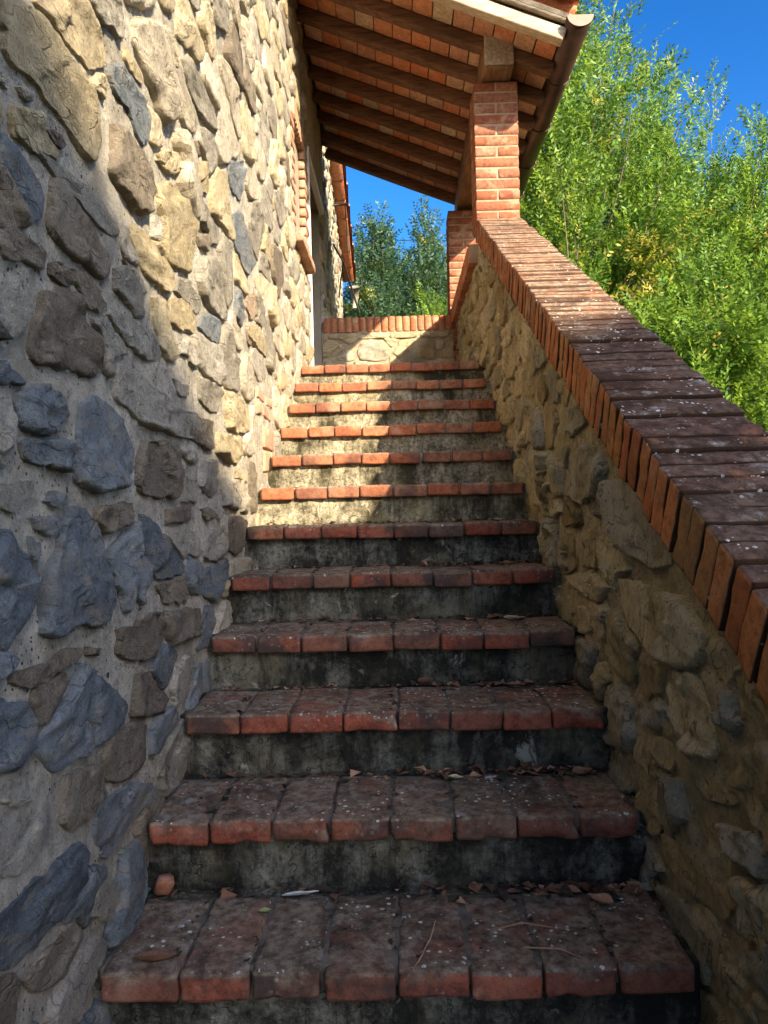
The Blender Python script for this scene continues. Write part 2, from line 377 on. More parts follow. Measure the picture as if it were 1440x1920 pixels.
# stone outlines on the two wall faces, (distance along the stair, height) in metres
TRACED = [('y',[(1.225,1.673),(1.204,1.68),(1.229,1.736),(1.252,1.748),(1.281,1.75),(1.324,1.766),(1.37,1.774),(1.444,1.772),(1.509,1.773),(1.556,1.772),(1.592,1.752),(1.609,1.723),(1.612,1.665),(1.586,1.61),(1.557,1.602),(1.477,1.618),(1.405,1.631),(1.304,1.637),(1.246,1.622),(1.224,1.637)]),('y',[(1.329,1.782),(1.405,1.793),(1.455,1.788),(1.534,1.794),(1.582,1.797),(1.623,1.83),(1.679,1.863),(1.661,1.893),(1.642,1.919),(1.617,1.937),(1.579,1.946),(1.495,1.912),(1.398,1.854)]),('y',[(1.568,1.769),(1.589,1.797),(1.629,1.826),(1.671,1.841),(1.669,1.808),(1.653,1.779),(1.606,1.767)]),('g',[(1.579,1.946),(1.605,1.947),(1.636,1.933),(1.692,1.947),(1.76,1.972),(1.794,2.015),(1.789,2.046),(1.767,2.068),(1.722,2.072),(1.595,1.991)]),('s',[(1.686,1.855),(1.702,1.88),(1.756,1.917),(1.837,1.928),(1.897,1.922),(1.96,1.906),(1.972,1.865),(1.915,1.796),(1.862,1.809),(1.806,1.836),(1.72,1.83)]),('b',[(1.686,1.748),(1.738,1.771),(1.826,1.777),(1.904,1.774),(1.957,1.743),(1.995,1.724),(1.971,1.67),(1.891,1.613),(1.814,1.61),(1.75,1.613),(1.691,1.621),(1.657,1.636),(1.682,1.692)]),('b',[(1.368,1.577),(1.403,1.596),(1.439,1.602),(1.454,1.589),(1.442,1.571),(1.406,1.569)]),('g',[(1.32,1.528),(1.38,1.536),(1.451,1.539),(1.518,1.549),(1.605,1.557),(1.665,1.547),(1.721,1.527),(1.72,1.505),(1.682,1.495),(1.613,1.489),(1.544,1.496),(1.47,1.503),(1.407,1.504),(1.36,1.519)]),('s',[(1.194,1.492),(1.216,1.499),(1.255,1.494),(1.308,1.483),(1.343,1.473),(1.36,1.448),(1.349,1.409),(1.325,1.385),(1.29,1.389),(1.246,1.402),(1.211,1.396),(1.183,1.423)]),('g',[(1.222,1.601),(1.24,1.585),(1.235,1.569),(1.22,1.567),(1.198,1.572)]),('g',[(1.277,1.601),(1.311,1.616),(1.329,1.613),(1.317,1.598),(1.289,1.594)]),('p',[(1.848,2.074),(1.961,2.158),(2.119,2.221),(2.16,2.182),(2.19,2.12),(2.208,2.06),(2.141,1.954),(2.053,1.943),(1.966,1.981),(1.903,2.001),(1.844,2.022)]),('y',[(1.8,1.979),(1.841,1.983),(1.902,1.982),(1.927,1.959),(1.89,1.942),(1.829,1.935),(1.798,1.952)]),('y',[(2.12,2.235),(2.201,2.255),(2.247,2.226),(2.243,2.174),(2.172,2.182),(2.117,2.197)]),('y',[(2.024,1.835),(2.113,1.89),(2.221,1.929),(2.244,1.904),(2.153,1.83),(2.064,1.814)]),('b',[(1.209,1.363),(1.24,1.365),(1.28,1.362),(1.332,1.359),(1.364,1.346),(1.358,1.32),(1.325,1.308),(1.286,1.308),(1.229,1.296),(1.206,1.295),(1.163,1.313)]),('b',[(1.379,1.487),(1.379,1.403),(1.4,1.386),(1.463,1.382),(1.543,1.381),(1.619,1.381),(1.662,1.399),(1.678,1.427),(1.631,1.455),(1.574,1.475),(1.526,1.487),(1.471,1.509),(1.403,1.515)]),('b',[(1.373,1.342),(1.399,1.357),(1.44,1.361),(1.466,1.353),(1.467,1.325),(1.448,1.314),(1.396,1.311),(1.375,1.32)]),('b',[(1.47,1.365),(1.513,1.376),(1.561,1.371),(1.604,1.354),(1.643,1.333),(1.601,1.299),(1.55,1.299),(1.504,1.321),(1.476,1.337)]),('b',[(1.323,1.282),(1.376,1.299),(1.459,1.315),(1.479,1.295),(1.524,1.268),(1.591,1.256),(1.602,1.215),(1.613,1.189),(1.553,1.155),(1.493,1.153),(1.428,1.156),(1.386,1.142),(1.358,1.153),(1.298,1.142),(1.273,1.156),(1.293,1.201),(1.312,1.243)]),('g',[(1.204,1.262),(1.247,1.27),(1.279,1.261),(1.286,1.24),(1.267,1.197),(1.238,1.173),(1.199,1.174),(1.158,1.2)]),('g',[(1.7,1.434),(1.762,1.459),(1.835,1.441),(1.876,1.417),(1.872,1.356),(1.811,1.35),(1.763,1.364),(1.689,1.382)]),('y',[(1.786,1.569),(1.872,1.589),(1.935,1.581),(2.004,1.586),(2.065,1.57),(2.14,1.543),(2.137,1.509),(2.079,1.479),(1.945,1.464),(1.872,1.479),(1.84,1.51),(1.791,1.531)]),('g',[(1.747,1.466),(1.82,1.469),(1.88,1.46),(1.914,1.434),(1.877,1.42),(1.835,1.441)]),('g',[(1.642,1.317),(1.693,1.338),(1.778,1.348),(1.871,1.347),(1.984,1.342),(2.01,1.294),(1.929,1.264),(1.821,1.263),(1.741,1.269),(1.69,1.291)]),('y',[(1.933,1.433),(1.993,1.455),(2.076,1.445),(2.094,1.403),(2.124,1.356),(2.168,1.324),(2.142,1.297),(2.064,1.297),(2.003,1.324),(1.947,1.374)]),('g',[(1.693,1.227),(1.755,1.244),(1.853,1.228),(1.934,1.205),(2.056,1.204),(2.144,1.176),(2.337,1.185),(2.419,1.141),(2.301,1.104),(2.102,1.093),(1.984,1.095),(1.852,1.098),(1.746,1.126),(1.679,1.136),(1.675,1.184)]),('s',[(1.233,1.085),(1.287,1.109),(1.365,1.121),(1.419,1.107),(1.444,1.078),(1.4,1.046),(1.336,1.027),(1.283,1.024),(1.25,1.035),(1.236,1.061)]),('s',[(1.197,1.133),(1.22,1.13),(1.246,1.117),(1.27,1.106),(1.229,1.09),(1.195,1.089),(1.16,1.098)]),('s',[(1.241,1.009),(1.277,1.019),(1.325,1.021),(1.389,1.034),(1.445,1.029),(1.438,0.965),(1.396,0.969),(1.347,0.964),(1.289,0.973),(1.248,0.981)]),('g',[(1.194,1.081),(1.219,1.08),(1.23,1.045),(1.23,1.011),(1.189,0.981),(1.143,0.987),(1.147,1.064)]),('s',[(1.493,1.111),(1.567,1.14),(1.661,1.125),(1.707,1.099),(1.764,1.068),(1.788,1.033),(1.775,0.986),(1.729,0.954),(1.695,0.935),(1.581,0.929),(1.482,0.936),(1.458,0.948),(1.458,1.005),(1.471,1.067)]),('b',[(1.836,1.065),(2.122,1.083),(2.169,1.034),(2.176,0.962),(2.16,0.924),(1.967,0.916),(1.826,0.928),(1.79,0.946),(1.804,1.012)]),('g',[(2.171,1.064),(2.246,1.078),(2.358,1.069),(2.372,1.043),(2.288,1.03),(2.198,1.046)]),('g',[(2.196,1.021),(2.304,1.026),(2.364,0.963),(2.326,0.907),(2.187,0.917),(2.178,0.983)]),('b',[(1.551,0.903),(1.661,0.911),(1.77,0.912),(1.785,0.877),(1.731,0.857),(1.604,0.844),(1.563,0.867)]),('s',[(1.813,0.89),(1.861,0.886),(1.961,0.84),(2.084,0.793),(2.196,0.726),(2.181,0.71),(1.95,0.71),(1.889,0.734),(1.825,0.791)]),('s',[(1.624,0.812),(1.671,0.829),(1.798,0.871),(1.811,0.792),(1.866,0.759),(1.858,0.721),(1.815,0.661),(1.771,0.695),(1.717,0.665),(1.679,0.712),(1.628,0.766)]),('s',[(1.401,0.878),(1.45,0.913),(1.499,0.913),(1.549,0.875),(1.589,0.836),(1.612,0.801),(1.638,0.745),(1.654,0.691),(1.606,0.655),(1.535,0.656),(1.429,0.673),(1.4,0.665),(1.335,0.665),(1.292,0.681),(1.304,0.732),(1.316,0.769),(1.344,0.809),(1.383,0.84)]),('b',[(1.918,0.705),(2.077,0.712),(2.194,0.703),(2.215,0.635),(2.134,0.63),(1.978,0.646)]),('s',[(1.284,0.883),(1.338,0.893),(1.396,0.883),(1.389,0.859),(1.331,0.847),(1.297,0.862)]),('s',[(1.329,0.912),(1.366,0.929),(1.416,0.927),(1.42,0.905),(1.354,0.903)]),('b',[(2.033,0.895),(2.269,0.906),(2.265,0.862),(2.194,0.856),(2.03,0.856)]),('s',[(1.184,0.878),(1.215,0.843),(1.262,0.821),(1.269,0.787),(1.262,0.748),(1.243,0.718),(1.198,0.684),(1.173,0.668),(1.119,0.726),(1.125,0.844)]),('s',[(1.273,0.852),(1.3,0.839),(1.305,0.789),(1.292,0.769),(1.279,0.802),(1.269,0.825)]),('g',[(1.187,0.942),(1.288,0.948),(1.291,0.925),(1.249,0.912),(1.239,0.894),(1.201,0.892),(1.185,0.895),(1.139,0.903),(1.141,0.939)]),('b',[(1.988,0.631),(2.27,0.603),(2.36,0.589),(2.352,0.5),(2.112,0.53),(2.026,0.534),(1.994,0.561)]),('b',[(1.65,0.637),(1.767,0.631),(1.862,0.642),(1.955,0.639),(1.985,0.59),(1.958,0.543),(1.873,0.526),(1.751,0.541),(1.662,0.58)]),('b',[(1.188,0.645),(1.247,0.636),(1.344,0.634),(1.41,0.644),(1.475,0.632),(1.468,0.615),(1.396,0.607),(1.316,0.603),(1.254,0.602),(1.195,0.62)]),('b',[(1.494,0.631),(1.553,0.615),(1.545,0.6),(1.486,0.611)]),('s',[(2.232,0.761),(2.376,0.721),(2.389,0.675),(2.366,0.623),(2.252,0.637),(2.205,0.713)]),('s',[(1.459,0.6),(1.529,0.569),(1.634,0.517),(1.69,0.46),(1.687,0.42),(1.59,0.42),(1.455,0.422),(1.349,0.43),(1.302,0.444),(1.266,0.493),(1.278,0.514),(1.335,0.535),(1.405,0.562)]),('s',[(1.141,0.621),(1.18,0.603),(1.242,0.582),(1.263,0.544),(1.266,0.498),(1.21,0.489),(1.163,0.485),(1.122,0.502)]),('g',[(1.163,0.48),(1.247,0.463),(1.25,0.415),(1.206,0.422),(1.162,0.45),(1.134,0.473)]),('b',[(1.368,0.418),(1.493,0.396),(1.568,0.374),(1.564,0.304),(1.494,0.291),(1.403,0.297),(1.35,0.332),(1.352,0.376)]),('g',[(1.16,0.412),(1.221,0.405),(1.307,0.37),(1.305,0.339),(1.262,0.322),(1.185,0.325),(1.155,0.332),(1.115,0.369),(1.117,0.41)]),('s',[(1.438,0.276),(1.455,0.237),(1.456,0.188),(1.396,0.184),(1.34,0.171),(1.253,0.174),(1.178,0.184),(1.121,0.211),(1.124,0.288),(1.173,0.29),(1.221,0.292),(1.308,0.283)]),('b',[(1.78,0.514),(1.863,0.504),(1.924,0.449),(2.003,0.395),(1.944,0.372),(1.807,0.401),(1.74,0.424),(1.755,0.477)]),('g',[(2.054,0.472),(2.167,0.482),(2.268,0.428),(2.227,0.378),(2.138,0.352),(2.044,0.358),(2.019,0.413)]),('s',[(1.512,0.307),(1.618,0.297),(1.719,0.29),(1.831,0.242),(1.851,0.19),(1.735,0.208),(1.65,0.188),(1.573,0.176),(1.538,0.185),(1.492,0.246)]),('g',[(1.535,0.143),(1.605,0.112),(1.622,0.068),(1.582,0.046),(1.53,0.061),(1.467,0.109),(1.492,0.134)]),('s',[(1.657,0.155),(1.752,0.14),(1.793,0.075),(1.765,0.014),(1.696,-0.022),(1.625,-0.02),(1.543,-0.0),(1.563,0.036),(1.622,0.075)]),('b',[(1.282,0.152),(1.352,0.147),(1.407,0.131),(1.435,0.094),(1.389,0.071),(1.334,0.063),(1.238,0.109),(1.207,0.147)]),('g',[(2.009,0.301),(2.135,0.315),(2.139,0.169),(2.056,0.143),(1.954,0.155),(1.905,0.224),(1.923,0.277)]),('y',[(2.022,1.754),(2.177,1.826),(2.254,1.812),(2.286,1.779),(2.385,1.786),(2.354,1.727),(2.335,1.653),(2.318,1.6),(2.188,1.571),(2.084,1.575),(2.059,1.624),(2.044,1.678),(2.008,1.699)]),('g',[(2.432,1.859),(2.491,1.903),(2.592,1.895),(2.701,1.886),(2.749,1.864),(2.694,1.817),(2.581,1.791),(2.524,1.807),(2.413,1.803)]),('g',[(1.986,1.653),(2.053,1.669),(2.05,1.639),(1.999,1.589),(1.964,1.594)]),('b',[(2.423,1.764),(2.523,1.804),(2.58,1.783),(2.546,1.738),(2.446,1.73)]),('g',[(2.457,1.702),(2.657,1.774),(2.736,1.741),(2.78,1.674),(2.786,1.563),(2.666,1.55),(2.558,1.565),(2.459,1.575),(2.408,1.613)]),('g',[(2.187,1.558),(2.341,1.58),(2.444,1.567),(2.44,1.527),(2.384,1.496),(2.238,1.505),(2.161,1.513)]),('y',[(2.096,1.476),(2.239,1.515),(2.384,1.496),(2.382,1.471),(2.339,1.422),(2.23,1.416),(2.1,1.407)]),('s',[(2.453,1.513),(2.588,1.557),(2.716,1.558),(2.729,1.518),(2.673,1.465),(2.518,1.46),(2.408,1.467)]),('y',[(2.618,2.007),(2.742,2.114),(2.888,2.162),(2.913,2.047),(2.945,1.991),(2.976,1.917),(2.806,1.908),(2.623,1.903),(2.597,1.95)]),('s',[(2.933,2.224),(3.196,2.341),(3.16,2.235),(3.126,2.13),(2.979,2.12),(2.906,2.157)]),('s',[(2.97,2.035),(3.124,2.111),(3.255,2.068),(3.349,2.043),(3.363,1.951),(3.254,1.87),(3.097,1.886),(2.977,1.926)]),('g',[(3.347,2.226),(3.458,2.285),(3.653,2.283),(3.608,2.162),(3.502,2.009),(3.373,2.032),(3.31,2.126)]),('s',[(2.978,1.763),(3.127,1.769),(3.16,1.678),(3.064,1.606),(2.964,1.639)]),('r',[(3.222,1.8),(3.374,1.838),(3.442,1.757),(3.306,1.704),(3.189,1.727)]),('y',[(3.383,1.908),(3.555,1.985),(3.767,2.0),(3.658,1.884),(3.455,1.86)]),('y',[(3.204,1.661),(3.436,1.716),(3.663,1.706),(3.681,1.614),(3.422,1.604),(3.223,1.619)]),('y',[(2.027,1.818),(2.228,1.908),(2.238,1.886),(2.179,1.842),(2.085,1.82)]),('g',[(2.192,1.372),(2.276,1.403),(2.373,1.383),(2.396,1.343),(2.342,1.323),(2.27,1.343),(2.19,1.34)]),('y',[(2.445,1.998),(2.579,2.065),(2.567,1.949),(2.491,1.911),(2.454,1.953)]),('y',[(3.766,1.989),(4.012,2.054),(4.059,1.88),(3.869,1.795),(3.747,1.859)]),('g',[(2.397,1.307),(2.546,1.322),(2.71,1.308),(2.658,1.23),(2.534,1.21),(2.408,1.236)]),('b',[(2.271,1.179),(2.572,1.191),(2.562,1.093),(2.464,1.077),(2.343,1.095),(2.264,1.105)]),('y',[(2.733,1.322),(2.901,1.331),(3.206,1.321),(3.224,1.215),(2.961,1.178),(2.788,1.188)]),('y',[(2.609,1.161),(2.833,1.172),(2.982,1.135),(2.975,1.073),(2.82,1.054),(2.601,1.086)]),('g',[(2.407,1.046),(2.619,1.063),(2.587,0.949),(2.487,0.928),(2.364,0.963)]),('b',[(2.375,0.896),(2.503,0.9),(2.569,0.871),(2.46,0.849)]),('g',[(2.634,1.004),(2.815,1.006),(2.984,0.922),(2.952,0.883),(2.688,0.9)]),('y',[(2.919,1.042),(3.142,1.047),(3.136,0.999),(2.941,1.01)]),('g',[(2.118,1.256),(2.278,1.261),(2.259,1.224),(2.17,1.216)])]
TRACED_R = [[(3.18,1.071),(2.8,1.076),(2.611,1.018),(2.638,0.91),(2.92,0.883),(3.194,0.95)],[(2.544,1.049),(2.327,1.067),(2.12,1.035),(2.072,0.974),(2.158,0.904),(2.376,0.882),(2.573,0.909)],[(3.016,0.977),(2.719,0.967),(2.644,0.855),(2.927,0.823)],[(2.074,0.946),(1.864,0.952),(1.714,0.898),(1.617,0.841),(1.597,0.754),(1.723,0.738),(1.942,0.767),(2.056,0.846)],[(2.665,0.634),(2.295,0.684),(2.07,0.66),(2.182,0.603),(2.367,0.596)],[(2.017,0.693),(1.726,0.696),(1.536,0.695),(1.422,0.64),(1.437,0.578),(1.544,0.55),(1.772,0.544),(1.932,0.581)],[(2.145,0.37),(2.013,0.415),(1.88,0.394),(1.865,0.32),(1.91,0.267),(2.103,0.22),(2.163,0.276)],[(1.819,0.397),(1.706,0.451),(1.624,0.449),(1.643,0.398),(1.764,0.375)],[(1.526,0.369),(1.447,0.376),(1.333,0.378),(1.293,0.38),(1.324,0.359),(1.425,0.334),(1.5,0.336)],[(1.716,0.282),(1.556,0.327),(1.532,0.251),(1.656,0.165),(1.738,0.202)],[(1.689,0.163),(1.564,0.183),(1.409,0.174),(1.332,0.176),(1.366,0.139),(1.512,0.112),(1.659,0.106)],[(1.318,0.247),(1.223,0.276),(1.157,0.261),(1.227,0.172),(1.303,0.146)],[(1.403,0.304),(1.256,0.347),(1.203,0.336),(1.24,0.285),(1.36,0.265)],[(1.768,0.019),(1.569,0.083),(1.439,0.039),(1.468,-0.039),(1.639,-0.089)],[(1.369,0.071),(1.267,0.088),(1.179,0.085),(1.251,0.019),(1.35,0.017)],[(2.005,0.861),(1.873,0.823),(1.876,0.771),(2.06,0.789)],[(1.411,0.632),(1.321,0.657),(1.283,0.61),(1.346,0.56),(1.402,0.566)]]
TRACED_B = [[(-0.507,2.223),(-0.417,2.321),(-0.35,2.299),(-0.339,2.219),(-0.406,2.201)],[(-0.324,2.292),(-0.282,2.371),(-0.174,2.415),(-0.094,2.379),(-0.024,2.237),(-0.045,2.2),(-0.286,2.207)],[(-0.077,2.406),(0.034,2.416),(0.056,2.382),(0.005,2.31)],[(0.01,2.27),(0.08,2.388),(0.214,2.391),(0.172,2.299),(0.063,2.215)],[(0.223,2.224),(0.28,2.369),(0.388,2.406),(0.399,2.219),(0.303,2.199)],[(0.43,2.218),(0.507,2.376),(0.56,2.355),(0.557,2.208)],[(-0.549,2.432),(-0.47,2.363),(-0.586,2.246),(-0.627,2.253),(-0.617,2.36)],[(-0.456,2.389),(-0.387,2.454),(-0.226,2.476),(-0.301,2.398),(-0.376,2.354)]]
# ------------------------------------------------------------------ ground
T, RI, Y0 = 0.313, 0.1636, 1.463          # tread, rise, nosing of the first step in view (its top is z = 0)
LZ = 11 * RI                               # landing level
LW, RW = -0.590, 0.600                     # faces of the house wall and of the stair parapet
SL = RI / T
def ground_h(x, y):
    return -1.0 + 0.35 * fbm(x * .03, y * .03, 0, 5, 3) * np.clip((np.hypot(x, y) - 6) / 20, 0, 1)
gx = np.concatenate([-np.geomspace(900, 8, 26), np.linspace(-7, 14, 43), np.geomspace(15, 900, 26)])
gy = np.concatenate([-np.geomspace(900, 8, 26), np.linspace(-7, 18, 51), np.geomspace(19, 900, 26)])
GX, GY = np.meshgrid(gx, gy); GZ = ground_h(GX, GY)
nx, ny = len(gx), len(gy)
ii = (np.arange(ny - 1)[:, None] * nx + np.arange(nx - 1)[None]).ravel()
kg = Mat('grassy_ground', .95, .1)
kg.color(kg.mix(kg.ramp(kg.noise(2.2, 8, .7), [(.35, 0.0), (.65, 1.0)]), (.05, .075, .02), (.15, .125, .06))); kg.bump(kg.noise(14, 6, .7), .8, .05)
g = link('ground', mesh_from('ground', np.stack([GX.ravel(), GY.ravel(), GZ.ravel()], 1), np.stack([ii, ii + 1, ii + nx + 1, ii + nx], 1), kg.m, True)); g['kind'] = 'structure'

# ------------------------------------------------------------------ rubble walls
def inside(P, u, v):
    r = np.zeros(u.shape, bool); n = len(P)
    for i in range(n):
        x1, y1 = P[i]; x2, y2 = P[i - 1]
        c = ((y1 > v) != (y2 > v))
        with np.errstate(divide='ignore', invalid='ignore'):
            r ^= c & (u < (x2 - x1) * (v - y1) / ((y2 - y1) if y2 != y1 else 1e-9) + x1)
    return r
def fill_stones(u0, u1, v0, v1, res, traced, keep, seed, su, sv, gap, warp=.03, minarea=.0025):
    """irregular stones for the parts of a wall face that hold no stone yet"""
    rng = np.random.default_rng(seed)
    us = np.arange(u0, u1, res); vs = np.arange(v0, v1, res)
    U, V = np.meshgrid(us, vs)
    occ = ~keep(U, V); tm = np.zeros(U.shape, bool)
    for P in traced:
        P = np.array(P); c = P.mean(0); g2 = gap * .8
        d = P - c; ln = np.linalg.norm(d, axis=1, keepdims=True); Q = c + d * (1 + g2 / np.maximum(ln, .02))
        lo = ((Q.min(0) - [u0, v0]) / res).astype(int) - 1; hi = ((Q.max(0) - [u0, v0]) / res).astype(int) + 2
        a, b = max(lo[1], 0), max(hi[1], 0); c_, d_ = max(lo[0], 0), max(hi[0], 0)
        if b > a and d_ > c_: tm[a:b, c_:d_] |= inside(Q, U[a:b, c_:d_], V[a:b, c_:d_])
    occ |= tm
    seeds = []
    v = v0; row = 0
    while v < v1 + sv:
        u = u0 + rng.random() * su; hrow = sv * (0.7 + .6 * rng.random())
        while u < u1 + su:
            w = su * (.5 + rng.random() ** 1.3 * 1.1)
            pu, pv = u + w / 2, v + hrow / 2 + (rng.random() - .5) * sv * .5
            iu, iv = int((pu - u0) / res), int((pv - v0) / res)
            if 0 <= iu < U.shape[1] and 0 <= iv < U.shape[0] and not occ[iv, iu]:
                seeds.append((pu, pv, .8 + .45 * rng.random()))
                if rng.random() < .22: seeds.append((pu + w * .45, pv + (rng.random() - .5) * hrow, .45))
            u += w
        v += hrow; row += 1
    Sd = np.array(seeds)
    wu = U + warp * fbm(U * 5, V * 7, 1.7, seed, 3); wv = V + warp * .8 * fbm(U * 5, V * 7, 7.3, seed + 9, 3)
    d1 = np.full(U.shape, 9e9); d2 = d1.copy(); lab = np.zeros(U.shape, int)
    asp = su / sv
    for k, (a, b, wgt) in enumerate(Sd):
        m = 3.2 * su
        i0, i1 = max(int((a - m - u0) / res), 0), int((a + m - u0) / res) + 1
        j0, j1 = max(int((b - m / asp * 1.3 - v0) / res), 0), int((b + m / asp * 1.3 - v0) / res) + 1
        x = (wu[j0:j1, i0:i1] - a) / asp; y = (wv[j0:j1, i0:i1] - b)
        d = (np.abs(x) ** 2.6 + np.abs(y) ** 2.6) ** (1 / 2.6) / wgt
        A, B, L = d1[j0:j1, i0:i1], d2[j0:j1, i0:i1], lab[j0:j1, i0:i1]
        c = d < A; B[:] = np.where(c, A, np.minimum(B, d)); L[:] = np.where(c, k, L); A[:] = np.where(c, d, A)
    g_ = gap * (1 + .55 * vnoise(U * 4, V * 4, 3.1, seed + 3))
    ok = ((d2 - d1) > g_) & ~occ
    out = []
    for k in range(len(Sd)):
        a, b, _ = Sd[k]; m = 3.2 * su
        i0, i1 = max(int((a - m - u0) / res), 0), int((a + m - u0) / res) + 1
        j0, j1 = max(int((b - m - v0) / res), 0), int((b + m - v0) / res) + 1
        s = ok[j0:j1, i0:i1] & (lab[j0:j1, i0:i1] == k)
        if s.sum() * res * res < minarea: continue
        s_ = np.pad(s, 1)                      # the point of the cell that lies deepest inside it
        dep = np.zeros(s.shape, int); cur = s_.copy()
        for _ in range(14):
            cur = cur & np.roll(cur, 1, 0) & np.roll(cur, -1, 0) & np.roll(cur, 1, 1) & np.roll(cur, -1, 1)
            if not cur.any(): break
            dep += cur[1:-1, 1:-1]
        if dep.max() < 1: continue
        jj, ii_ = np.nonzero(dep == dep.max()); cj, ci = jj.mean(), ii_.mean(); q_ = np.argmin((jj - cj) ** 2 + (ii_ - ci) ** 2); cj, ci = jj[q_], ii_[q_]
        cu, cv = u0 + (i0 + ci) * res, v0 + (j0 + cj) * res
        n = 26; th = (np.arange(n) + .5) / n * 2 * math.pi - math.pi; R = np.zeros(n)
        for q in range(n):                     # walk outwards until the cell ends
            du_, dv_ = math.cos(th[q]), math.sin(th[q]) / asp; rr = 0.0
            while True:
                a_, b_ = int(round(ci + du_ * (rr + res) / res)), int(round(cj + dv_ * (rr + res) / res))
                if not (0 <= a_ < s.shape[1] and 0 <= b_ < s.shape[0]) or not s[b_, a_]: break
                rr += res * .7
            R[q] = rr
        R = np.minimum(R, np.median(R) * 2.2); R = np.minimum(R, .6 * R + .2 * np.roll(R, 1) + .2 * np.roll(R, -1) + .006)
        if .5 * (R * np.roll(R, -1)).sum() * math.sin(2 * math.pi / n) / asp < minarea: continue
        pl = [(cu + R[q] * math.cos(th[q]), cv + R[q] * math.sin(th[q]) / asp) for q in range(n)]
        target = int(rng.integers(5, 9))
        while len(pl) > target:            # keep only the strongest corners
            m_ = len(pl); ar_ = [abs((pl[i - 1][0] - pl[i][0]) * (pl[(i + 1) % m_][1] - pl[i][1]) - (pl[i - 1][1] - pl[i][1]) * (pl[(i + 1) % m_][0] - pl[i][0])) for i in range(m_)]
            pl.pop(int(np.argmin(ar_)))
        for _ in range(1):                 # and take the points off them
            pl = [q for i in range(len(pl)) for q in ((pl[i - 1][0] * .2 + pl[i][0] * .8, pl[i - 1][1] * .2 + pl[i][1] * .8), (pl[i][0] * .8 + pl[(i + 1) % len(pl)][0] * .2, pl[i][1] * .8 + pl[(i + 1) % len(pl)][1] * .2))]
        out.append((s.sum() * res * res, pl))
    return out
def stone_geo(P, frame, height, seed, N=26, rough=1.0, rings=(1.0, .99, .955, .85, .62, .36), edge=.003, shrink=0.0):
    """P: outline on the wall face; frame(h,u,v)->world. Returns centre, local vertices, faces"""
    P = np.array(P, float)
    # close resample by arc length
    Q = np.vstack([P, P[:1]]); sgl = np.linalg.norm(np.diff(Q, axis=0), axis=1); L = np.concatenate([[0], np.cumsum(sgl)])
    t = np.linspace(0, L[-1], N, endpoint=False)
    u = np.interp(t, L, Q[:, 0]); v = np.interp(t, L, Q[:, 1])
    area2 = (u * np.roll(v, -1) - np.roll(u, -1) * v).sum()
    if area2 < 0: u, v = u[::-1], v[::-1]
    cu, cv = u.mean(), v.mean()
    j = shrink + vnoise(u * 24, v * 24, seed, 11) * .008 + vnoise(u * 70, v * 70, seed, 12) * .005
    du, dv = u - cu, v - cv; ln = np.hypot(du, dv) + 1e-6
    u = u + du / ln * j; v = v + dv / ln * j
    V = []; tilt_u = .03 * math.sin(seed * 1.7); tilt_v = .05 * math.sin(seed * 2.9)
    size = math.sqrt(abs(area2) / 2)
    rg = np.random.default_rng(seed * 13 + 5); nf = int(rg.integers(2, 6))
    fc = rg.normal(size=(nf, 2)) * size * .42 + [cu, cv]; fg = rg.normal(size=(nf, 2)) * [.055, .085] * rough; fo = rg.uniform(-.35, .3, nf) * height; lift = .0035
    def surf(uu, vv, dd):
        d2 = (uu[:, None] - fc[:, 0]) ** 2 + ((vv[:, None] - fc[:, 1]) * 1.5) ** 2
        w = np.exp(-(d2 - d2.min(1, keepdims=True)) / (size * size * .004 + 1e-6)); w /= w.sum(1, keepdims=True)
        pl = (w * (fo + (uu[:, None] - fc[:, 0]) * fg[:, 0] + (vv[:, None] - fc[:, 1]) * fg[:, 1])).sum(1)
        base = height * (1 - math.exp(-dd / edge))
        h = base + pl * min(1, dd / .012) + .0046 * rough * fbm(uu * 9, vv * 13, seed * 3.1, 21, 3)
        h = h + .0042 * rough * fbm(uu * 30, vv * 40, seed, 31, 2) - .007 * rough * np.maximum(0, vnoise(uu * 6, vv * 30, seed, 5))
        return np.maximum(h + (uu - cu) * tilt_u + (vv - cv) * tilt_v, .0035 + .0015 * vnoise(uu * 30, vv * 30, seed)) + lift
    for r, k in enumerate(rings):
        uu = cu + (u - cu) * k; vv = cv + (v - cv) * k
        if r == 0: h = np.full(N, -.045)
        elif r == 1: h = np.full(N, -.006) + .004 * vnoise(uu * 20, vv * 20, seed, 3)
        else: h = surf(uu, vv, (1 - k) * size * .5)
        V += list(zip(h, uu, vv))
    hc = float(surf(np.array([cu]), np.array([cv]), size * .5)[0])
    V.append((hc, cu, cv)); nr = len(rings); Fc = []
    for r in range(nr - 1):
        for i in range(N):
            k2 = (i + 1) % N
            Fc.append((r * N + i, r * N + k2, (r + 1) * N + k2, (r + 1) * N + i))
    for i in range(N): Fc.append(((nr - 1) * N + i, (nr - 1) * N + (i + 1) % N, nr * N))
    W_ = np.array([frame(*q) for q in V]); c = np.array(frame(0, cu, cv))
    e1 = np.array(frame(0, 1, 0)) - np.array(frame(0, 0, 0)); e2 = np.array(frame(0, 0, 1)) - np.array(frame(0, 0, 0)); e0 = np.array(frame(1, 0, 0)) - np.array(frame(0, 0, 0))
    if np.dot(np.cross(e1, e2), e0) < 0: Fc = [q[::-1] for q in Fc]
    return c, W_ - c, Fc
